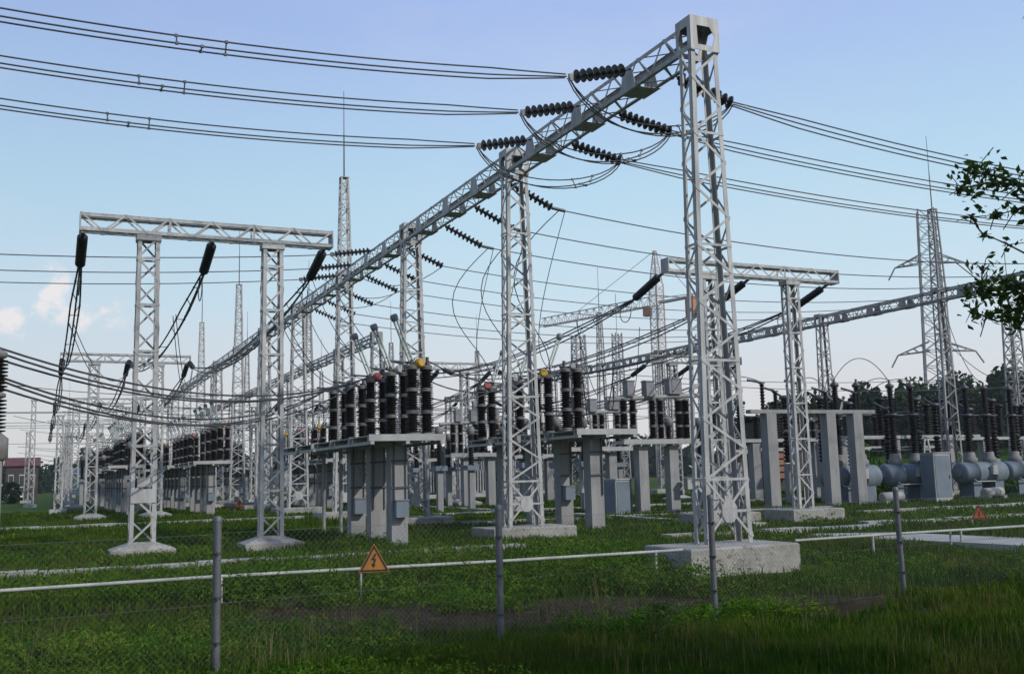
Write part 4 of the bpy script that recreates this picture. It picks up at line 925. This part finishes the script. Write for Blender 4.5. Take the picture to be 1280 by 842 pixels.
# broad leaved weeds
x, y, d = scatter(15000, 8, 42, .56, 1.0)
pat = fnoise(x, y, 1.6, 7); s_ = strip(x, y)
band = (y + .34 * x > 16.9) & (y < 18.3)
front = (x > 10.3) & (x < 13.9) & (y > 14.4) & (y < 16.2)
k = ~blocked(x, y) & ((band & (pat > .34)) | ((y >= 18.3) & (pat > .66)) | ((s_ < 1.7) & (pat > .72)) | ((y + .34 * x < np.where(x < 4.2, 14.8, 13.8)) & (pat > np.where(x < 4.2, .30, .80)))) & ~(front & ((y > 15.0) | (rng.random(len(x)) < .5)))
x, y, d, pat = x[k], y[k], d[k], pat[k]
CC = []; SZ = []
for xi, yi, di, pi_ in zip(x, y, d, pat):
    tall = .46 if (yi + .34 * xi > 16.9 and yi < 18.3 and xi < 10.2) else (.16 if 10.2 < xi < 14 and yi < 16.2 else .22)
    hh = tall * random.uniform(.25, 1.15) * (.6 + pi_ * .6); nl = int((44 if di < 22 else 16) * (.6 + hh * 1.5)); z0 = gh(xi, yi)
    for _ in range(nl):
        t = random.random() ** .8; r = (.05 + .17 * (1 - abs(t - .45))) * random.random() ** .5 * (.6 + hh); a = random.uniform(0, 2 * PI)
        CC.append((xi + r * math.cos(a), yi + r * math.sin(a), z0 + t * hh + .01)); SZ.append((.026 + .0021 * di) * random.uniform(.6, 1.5))
tag(leaf_cloud('weeds', M['weed'], CC, np.array(SZ), .25, .45, None, 3, .32), kind='stuff')
# separate bushes in the foreground
def bush(label, x, y, r, h, n, m, sz, seed, stems=True):
    t = thing('weed_bush', label, 'bush', (x, y, gh(x, y))); g = np.random.default_rng(seed)
    C_ = []
    for _ in range(n):
        a = g.uniform(0, 2 * PI); tt = g.random() ** .7; rr = r * (.35 + .65 * math.sin(PI * min(tt * .8 + .15, 1))) * g.random() ** .5; C_.append((rr * math.cos(a), rr * math.sin(a), tt * h))
    leaf_cloud('foliage', M[m], C_, sz, .2, .35, t, seed)
    s = MB()
    for k in range(7): a = k * .9; s.tube([(0, 0, -.05), (.5 * r * math.cos(a), .5 * r * math.sin(a), h * .85)], .008, 5, r2=.003)
    s.build('stems', M['dry'], t)
bush('dark leafy weed clump in the foreground right of the second fence post', 6.5, 10.2, .22, .50, 260, 'leaf', .06, 1)
bush('tall yellowing weed on the bare strip between the two middle fence posts', 7.1, 12.6, .24, .75, 130, 'weed', .055, 2)
bush('leafy green weed growing before the big concrete block', 9.3, 13.6, .45, .5, 420, 'weed', .07, 3)
bush('green weed at the left side of the big concrete block', 8.9, 14.9, .5, .55, 420, 'weed', .07, 4)
bush('bright green shrub behind the blue grey tanks', 48.5, 52.0, 2.0, 3.4, 2200, 'bush', .34, 5)
bush('green shrub growing under the second blue grey tank', 36.0, 36.6, .7, 1.0, 700, 'bush', .15, 6)
bush('green shrub growing between the second and third tanks', 40.9, 37.8, .8, 1.1, 700, 'bush', .15, 7)
bush('green shrub growing under the right edge tank', 44.3, 36.9, .8, 1.1, 700, 'bush', .15, 8)
bush('dark bush far at the left edge beside the white van', -2.9, 120, 1.2, 2.2, 500, 'wood', .5, 9)

# far wood on the rise at right, and a thin belt along the horizon
CC = []; g = np.random.default_rng(21)
def crowns(n, a0, a1, d0, d1, h0, h1, leaves, acc):
    for _ in range(n):
        a = g.uniform(a0, a1); dd = g.uniform(d0, d1); cx, cy = dd * math.sin(a), dd * math.cos(a); z = gh(cx, cy); hh = g.uniform(h0, h1); r = hh * g.uniform(.32, .5)
        lob = [(g.normal(0, r * .45), g.normal(0, r * .45), hh * g.uniform(.35, .9), r * g.uniform(.4, .7)) for _ in range(4)] + [(g.normal(0, r * .8), g.normal(0, r * .8), hh * g.uniform(.02, .25), r * g.uniform(.5, .8)) for _ in range(2)]
        for _ in range(leaves):
            lx, ly, lz, lr = lob[g.integers(6)]; v = g.normal(size=3); v /= np.linalg.norm(v); v *= lr * g.random() ** .33
            acc.append((cx + lx + v[0], cy + ly + v[1], max(z + lz + v[2], z + .1)))
crowns(120, .68, 1.20, 128, 175, 5, 9.5, 480, CC)
tag(leaf_cloud('far_woodland', M['wood'], CC, .9, .2, .2, None, 8, .7), kind='stuff')
CC = []; crowns(210, -.34, .80, 250, 330, 6, 11, 170, CC)
tag(leaf_cloud('horizon_trees', M['wood'], CC, 1.9, .2, .2, None, 9, .7), kind='stuff')

# tree whose branches reach in at upper right
tree = thing('leafy_tree', 'dark leafed tree whose branches hang into the upper right of the picture', 'tree', (9.35, 5.3, -.2))
o = V((9.35, 5.3, -.2))
tr = MB(); tr.tube([(9.35, 5.3, -.5), (9.3, 5.32, .8), (9.2, 5.3, 2.0), (9.12, 5.25, 3.2), (9.2, 5.2, 4.6), (9.3, 5.1, 6.0)], .17, 12, r2=.05); trunk = tr.build('trunk', M['bark'], tree, off=o)
BR = [[(9.12, 5.25, 3.1), (8.4, 5.1, 3.55), (7.6, 5.1, 3.82), (7.26, 5.21, 3.87), (6.97, 5.34, 3.90), (6.8, 5.41, 3.97), (6.6, 5.5, 4.02)],
      [(7.26, 5.21, 3.87), (7.0, 5.35, 3.74), (6.8, 5.45, 3.68)], [(6.97, 5.34, 3.9), (6.7, 5.46, 3.93), (6.48, 5.57, 3.88)],
      [(9.18, 5.28, 2.2), (8.4, 5.15, 2.75), (7.7, 5.2, 3.0), (7.3, 5.32, 3.05), (7.0, 5.44, 3.10), (6.77, 5.56, 3.09), (6.6, 5.62, 3.12)],
      [(7.3, 5.32, 3.05), (7.05, 5.42, 2.92), (6.8, 5.56, 2.84), (6.62, 5.64, 2.93)], [(7.7, 5.2, 3.0), (7.2, 5.4, 3.3), (6.9, 5.48, 3.45), (6.68, 5.53, 3.54)],
      [(9.15, 5.25, 3.8), (9.8, 5.9, 4.6), (10.4, 6.4, 5.1)], [(9.15, 5.25, 3.5), (10.0, 4.7, 4.2), (10.7, 4.2, 4.6)], [(9.2, 5.2, 4.4), (8.8, 4.3, 5.0), (8.5, 3.5, 5.4)], [(9.25, 5.1, 5.4), (9.8, 5.4, 6.2), (10.0, 5.6, 6.9)]]
lb = MB()
for pts in BR: lb.tube(pts, .045 if len(pts) > 4 else .012, 6, r2=.004)
CL = [((6.90, 5.48, 3.45), .06, 7), ((6.70, 5.53, 3.52), .05, 6), ((6.62, 5.50, 4.03), .13, 46), ((6.70, 5.47, 3.98), .13, 46), ((6.80, 5.43, 3.92), .10, 26), ((6.52, 5.55, 3.89), .08, 16), ((6.60, 5.52, 3.84), .08, 12), ((6.93, 5.37, 3.90), .10, 24), ((7.03, 5.34, 3.84), .10, 24), ((6.78, 5.47, 3.70), .08, 16), ((6.92, 5.41, 3.70), .08, 18), ((7.02, 5.36, 3.63), .06, 10), ((6.58, 5.53, 3.66), .05, 5),
      ((6.72, 5.57, 3.12), .13, 46), ((6.85, 5.52, 3.10), .14, 60), ((6.98, 5.45, 3.08), .15, 64), ((7.08, 5.42, 3.02), .15, 60), ((6.64, 5.6, 3.06), .10, 20), ((6.62, 5.63, 2.94), .09, 16), ((6.74, 5.6, 2.90), .10, 22), ((6.86, 5.54, 2.90), .11, 30), ((6.98, 5.48, 2.90), .12, 34), ((6.70, 5.57, 3.28), .09, 14), ((7.1, 5.4, 3.2), .12, 30), ((6.95, 5.5, 2.78), .08, 12), ((7.05, 5.44, 2.75), .06, 8)]
CC = []; g = np.random.default_rng(4)
for c, r, n in CL:
    for _ in range(int(n * 1.15)): v = g.normal(size=3) * r * .60; v[2] *= .75; CC.append(tuple(np.array(c) + v))
    for _ in range(2): v = g.normal(size=3) * r * .8; lb.tube([c, tuple(np.array(c) + v)], .004, 4)
allp = [V(q) for pts in BR[:6] for a_, b_ in zip(pts, pts[1:]) for q in (V(a_), V(a_).lerp(V(b_), .5), V(b_))]
for c, r, n in CL:
    q = min(allp, key=lambda p: (p - V(c)).length); q2 = V(c) + V((0, 0, .01)); lb.tube([q, q.lerp(q2, .5) + V((0, 0, -.02)), q2], .007, 5, r2=.004)
    for k in range(5): v = V(g.normal(size=3) * r * .75); v.z *= .7; lb.tube([q.lerp(q2, .3 + .14 * k), q2 + v * .5, q2 + v], .0045, 4, r2=.002)
lb.build('limbs', M['bark'], trunk, off=o)
for c, r, n in [((8.0, 5.1, 3.8), .45, 260), ((8.2, 5.1, 2.95), .4, 200), ((9.9, 5.9, 4.7), .9, 900), ((10.5, 6.4, 5.2), .8, 700), ((10.0, 4.7, 4.2), .9, 900), ((10.7, 4.2, 4.7), .8, 700), ((8.8, 4.2, 5.0), .8, 800), ((8.5, 3.5, 5.5), .7, 600), ((9.4, 5.2, 6.4), 1.0, 1200), ((10.0, 5.6, 7.0), .7, 600), ((9.3, 5.1, 5.3), .9, 900)]:
    for _ in range(n): v = g.normal(size=3) * r * .5; CC.append(tuple(np.array(c) + v))
def shade_tree(label, x, y, h, seed):  # unseen trees, added so their crowns shade the foreground grass
    t = thing('leafy_tree', label, 'tree', (x, y, -.2)); g = np.random.default_rng(seed); tb = MB()
    tb.tube([(0, 0, -.3), (.1, .05, h * .3), (.0, .1, h * .6), (.1, 0, h * .92)], .2, 10, r2=.04); tk_ = tb.build('trunk', M['bark'], t); lb_ = MB(); P_ = []
    for k in range(16):
        a = k * 2.4; z = h * (.32 + .6 * k / 16); r = h * .34 * math.sin(PI * min(.25 + .75 * k / 16, .93)) + .3
        e = V((r * math.cos(a), r * math.sin(a), z + h * .08)); lb_.tube([(.05, .05, z - h * .06), e * .55 + V((0, 0, z * .45)), e], .05, 6, r2=.012)
        for _ in range(330): v = g.normal(size=3) * h * .085; P_.append(tuple(np.array(e) * g.uniform(.55, 1.) * np.array((1, 1, 0)) + np.array((0, 0, e.z)) + v))
    lb_.build('limbs', M['bark'], tk_); leaf_cloud('crown', M['leaf'], P_, .17, .1, -.1, t, seed, .55)
shade_tree('first unseen tree on the near side of the fence, right of where the photographer stands', 11.3, .9, 8.0, 31)
shade_tree('second unseen tree on the near side of the fence, close behind the photographer', 7.6, -3.4, 9.0, 32)
cw = leaf_cloud('crown', M['leaf'], [tuple(np.array(c) - np.array(o)) for c in CC], .078, .1, -.1, tree, 12, .5)

# ---------------------------------------------------------------- summer haze
hb = MB(); hb.box((0, 170, 29.5), (960, 620, 64)); hm_ = bpy.data.materials.new('thin_haze'); hm_.use_nodes = True
hn = hm_.node_tree; hn.nodes.remove(hn.nodes['Principled BSDF']); pv = hn.nodes.new('ShaderNodeVolumePrincipled'); pv.inputs['Color'].default_value = (.86, .9, .95, 1); pv.inputs['Density'].default_value = .00028; pv.inputs['Anisotropy'].default_value = .2
hn.links.new(pv.outputs[0], hn.nodes['Material Output'].inputs['Volume'])
tag(obj('haze', hb.mesh('haze', hm_)), kind='stuff')

# ---------------------------------------------------------------- light, sky, camera
SUN = V((.50, -.74, .62)).normalized()
sl = bpy.data.lights.new('sun', 'SUN'); sl.energy = 3.3; sl.angle = math.radians(1.2); sl.color = (1, .95, .88)
so = bpy.data.objects.new('sun', sl); COL.objects.link(so); so.rotation_euler = (-SUN).to_track_quat('-Z', 'Y').to_euler()
W = bpy.data.worlds.new('World'); S.world = W; W.use_nodes = True
nt = W.node_tree; N = nt.nodes; L = nt.links; bg = N['Background']
sky = N.new('ShaderNodeTexSky'); sky.sky_type = 'NISHITA'; sky.sun_disc = False
sky.sun_elevation = math.asin(SUN.z); sky.sun_rotation = math.atan2(SUN.x, SUN.y)
sky.air_density = 1.0; sky.dust_density = 1.6; sky.ozone_density = 2.0; sky.altitude = 100
tc = N.new('ShaderNodeTexCoord'); sp = N.new('ShaderNodeSeparateXYZ'); L.new(tc.outputs['Generated'], sp.inputs[0])
def wm(op, a, b=None, c=None):
    n = N.new('ShaderNodeMath'); n.operation = op
    for i, x in enumerate((a, b, c)):
        if x is None: continue
        if isinstance(x, (int, float)): n.inputs[i].default_value = x
        else: L.new(x, n.inputs[i])
    return n.outputs[0]
# hazy summer air over the whole sky
hz = N.new('ShaderNodeValToRGB'); el = hz.color_ramp.elements
while len(el) < 7: el.new(.5)
for e, (p, c) in zip(el, [(0, (.77, .755, .755)), (.07, (.765, .765, .77)), (.11, (.72, .78, .83)), (.17, (.62, .795, .90)), (.27, (.50, .73, .90)), (.42, (.385, .53, .88)), (.9, (.22, .36, .72))]): e.position = p; e.color = (*c, 1)
L.new(sp.outputs[2], hz.inputs['Fac'])
sc = N.new('ShaderNodeVectorMath'); sc.operation = 'SCALE'; sc.inputs['Scale'].default_value = 10.; L.new(hz.outputs['Color'], sc.inputs[0])
# the haze is thinner and the blue deeper towards the west (left)
dw = N.new('ShaderNodeVectorMath'); dw.operation = 'DOT_PRODUCT'; dw.inputs[1].default_value = (-.85, .5, .15); L.new(tc.outputs['Generated'], dw.inputs[0])
wr = N.new('ShaderNodeMapRange'); wr.interpolation_type = 'SMOOTHSTEP'; wr.inputs['From Min'].default_value = .05; wr.inputs['From Max'].default_value = .75; wr.inputs['To Min'].default_value = .97; wr.inputs['To Max'].default_value = .78
L.new(dw.outputs['Value'], wr.inputs['Value'])
veil = N.new('ShaderNodeMix'); veil.data_type = 'RGBA'
L.new(wr.outputs[0], veil.inputs[0]); L.new(sky.outputs[0], veil.inputs[6]); L.new(sc.outputs[0], veil.inputs[7])
# soft cumulus puffs low in the west
spots = [((-.008, .983, .183), .017, .78), ((.006, .985, .170), .019, .95), ((.018, .987, .155), .022, .95), ((-.036, .988, .148), .022, .82), ((.047, .986, .161), .009, .66), ((.053, .988, .146), .011, .7)]
acc = None
for dr, rad, st_ in spots:
    dv = V(dr).normalized(); dd_ = N.new('ShaderNodeVectorMath'); dd_.operation = 'DISTANCE'; dd_.inputs[1].default_value = dv; L.new(tc.outputs['Generated'], dd_.inputs[0])
    mr = N.new('ShaderNodeMapRange'); mr.interpolation_type = 'SMOOTHSTEP'; mr.inputs['From Min'].default_value = 0; mr.inputs['From Max'].default_value = rad * 1.9; mr.inputs['To Min'].default_value = st_; mr.inputs['To Max'].default_value = 0
    L.new(dd_.outputs['Value'], mr.inputs['Value']); acc = mr.outputs[0] if acc is None else wm('MAXIMUM', acc, mr.outputs[0])
cn = N.new('ShaderNodeTexNoise'); cn.inputs['Scale'].default_value = 42; cn.inputs['Detail'].default_value = 7; cn.inputs['Roughness'].default_value = .6; L.new(tc.outputs['Generated'], cn.inputs['Vector'])
cf = wm('MULTIPLY_ADD', cn.outputs['Fac'], 3.2, wm('ADD', acc, -2.02)); cr_ = N.new('ShaderNodeMapRange'); cr_.interpolation_type = 'SMOOTHSTEP'; cr_.inputs['From Min'].default_value = 0; cr_.inputs['From Max'].default_value = .65; cr_.inputs['To Max'].default_value = .9; L.new(cf, cr_.inputs['Value'])
hz_n = N.new('ShaderNodeTexNoise'); hz_n.inputs['Scale'].default_value = 3.2; hz_n.inputs['Detail'].default_value = 7; hz_n.inputs['Roughness'].default_value = .6
hm2 = N.new('ShaderNodeMapping'); hm2.inputs['Scale'].default_value = (1, 1, 2.6); L.new(tc.outputs['Generated'], hm2.inputs['Vector']); L.new(hm2.outputs['Vector'], hz_n.inputs['Vector'])
hz_r = N.new('ShaderNodeMapRange'); hz_r.interpolation_type = 'SMOOTHSTEP'; hz_r.inputs['From Min'].default_value = .47; hz_r.inputs['From Max'].default_value = .75; hz_r.inputs['To Max'].default_value = .13; L.new(hz_n.outputs['Fac'], hz_r.inputs['Value'])
wisp = N.new('ShaderNodeMix'); wisp.data_type = 'RGBA'; wisp.inputs[7].default_value = (8.2, 7.9, 8.2, 1); L.new(hz_r.outputs[0], wisp.inputs[0]); L.new(veil.outputs[2], wisp.inputs[6])
cm_ = wm('MULTIPLY', cr_.outputs[0], wm('MINIMUM', wm('MULTIPLY', acc, 4.), 1.))
cl_ = N.new('ShaderNodeMix'); cl_.data_type = 'RGBA'; cl_.inputs[7].default_value = (9.0, 8.6, 8.6, 1); L.new(cm_, cl_.inputs[0]); L.new(wisp.outputs[2], cl_.inputs[6])
L.new(cl_.outputs[2], bg.inputs['Color']); bg.inputs['Strength'].default_value = .10

cam = bpy.data.cameras.new('camera'); co = bpy.data.objects.new('camera', cam); COL.objects.link(co); S.camera = co
cam.sensor_width = 36; cam.lens = 1266 / 1280 * 36; cam.clip_end = 6000; cam.clip_start = .1
P_, RO = math.radians(7.7), .026
f0 = V((math.sin(PSI), math.cos(PSI), 0)); r0 = V((math.cos(PSI), -math.sin(PSI), 0)); z_ = V((0, 0, 1))
f = f0 * math.cos(P_) + z_ * math.sin(P_); u0 = -f0 * math.sin(P_) + z_ * math.cos(P_)
r = r0 * math.cos(RO) - u0 * math.sin(RO); u = u0 * math.cos(RO) + r0 * math.sin(RO)
mw = Matrix.Identity(4)
for i in range(3): mw[i][0] = r[i]; mw[i][1] = u[i]; mw[i][2] = -f[i]
mw[0][3], mw[1][3], mw[2][3] = 0, 0, 1.75
co.matrix_world = mw
S.view_settings.view_transform = 'Standard'; S.view_settings.look = 'None'; S.view_settings.gamma = 1; S.view_settings.exposure = 0
S.render.resolution_x = 1024; S.render.resolution_y = 673
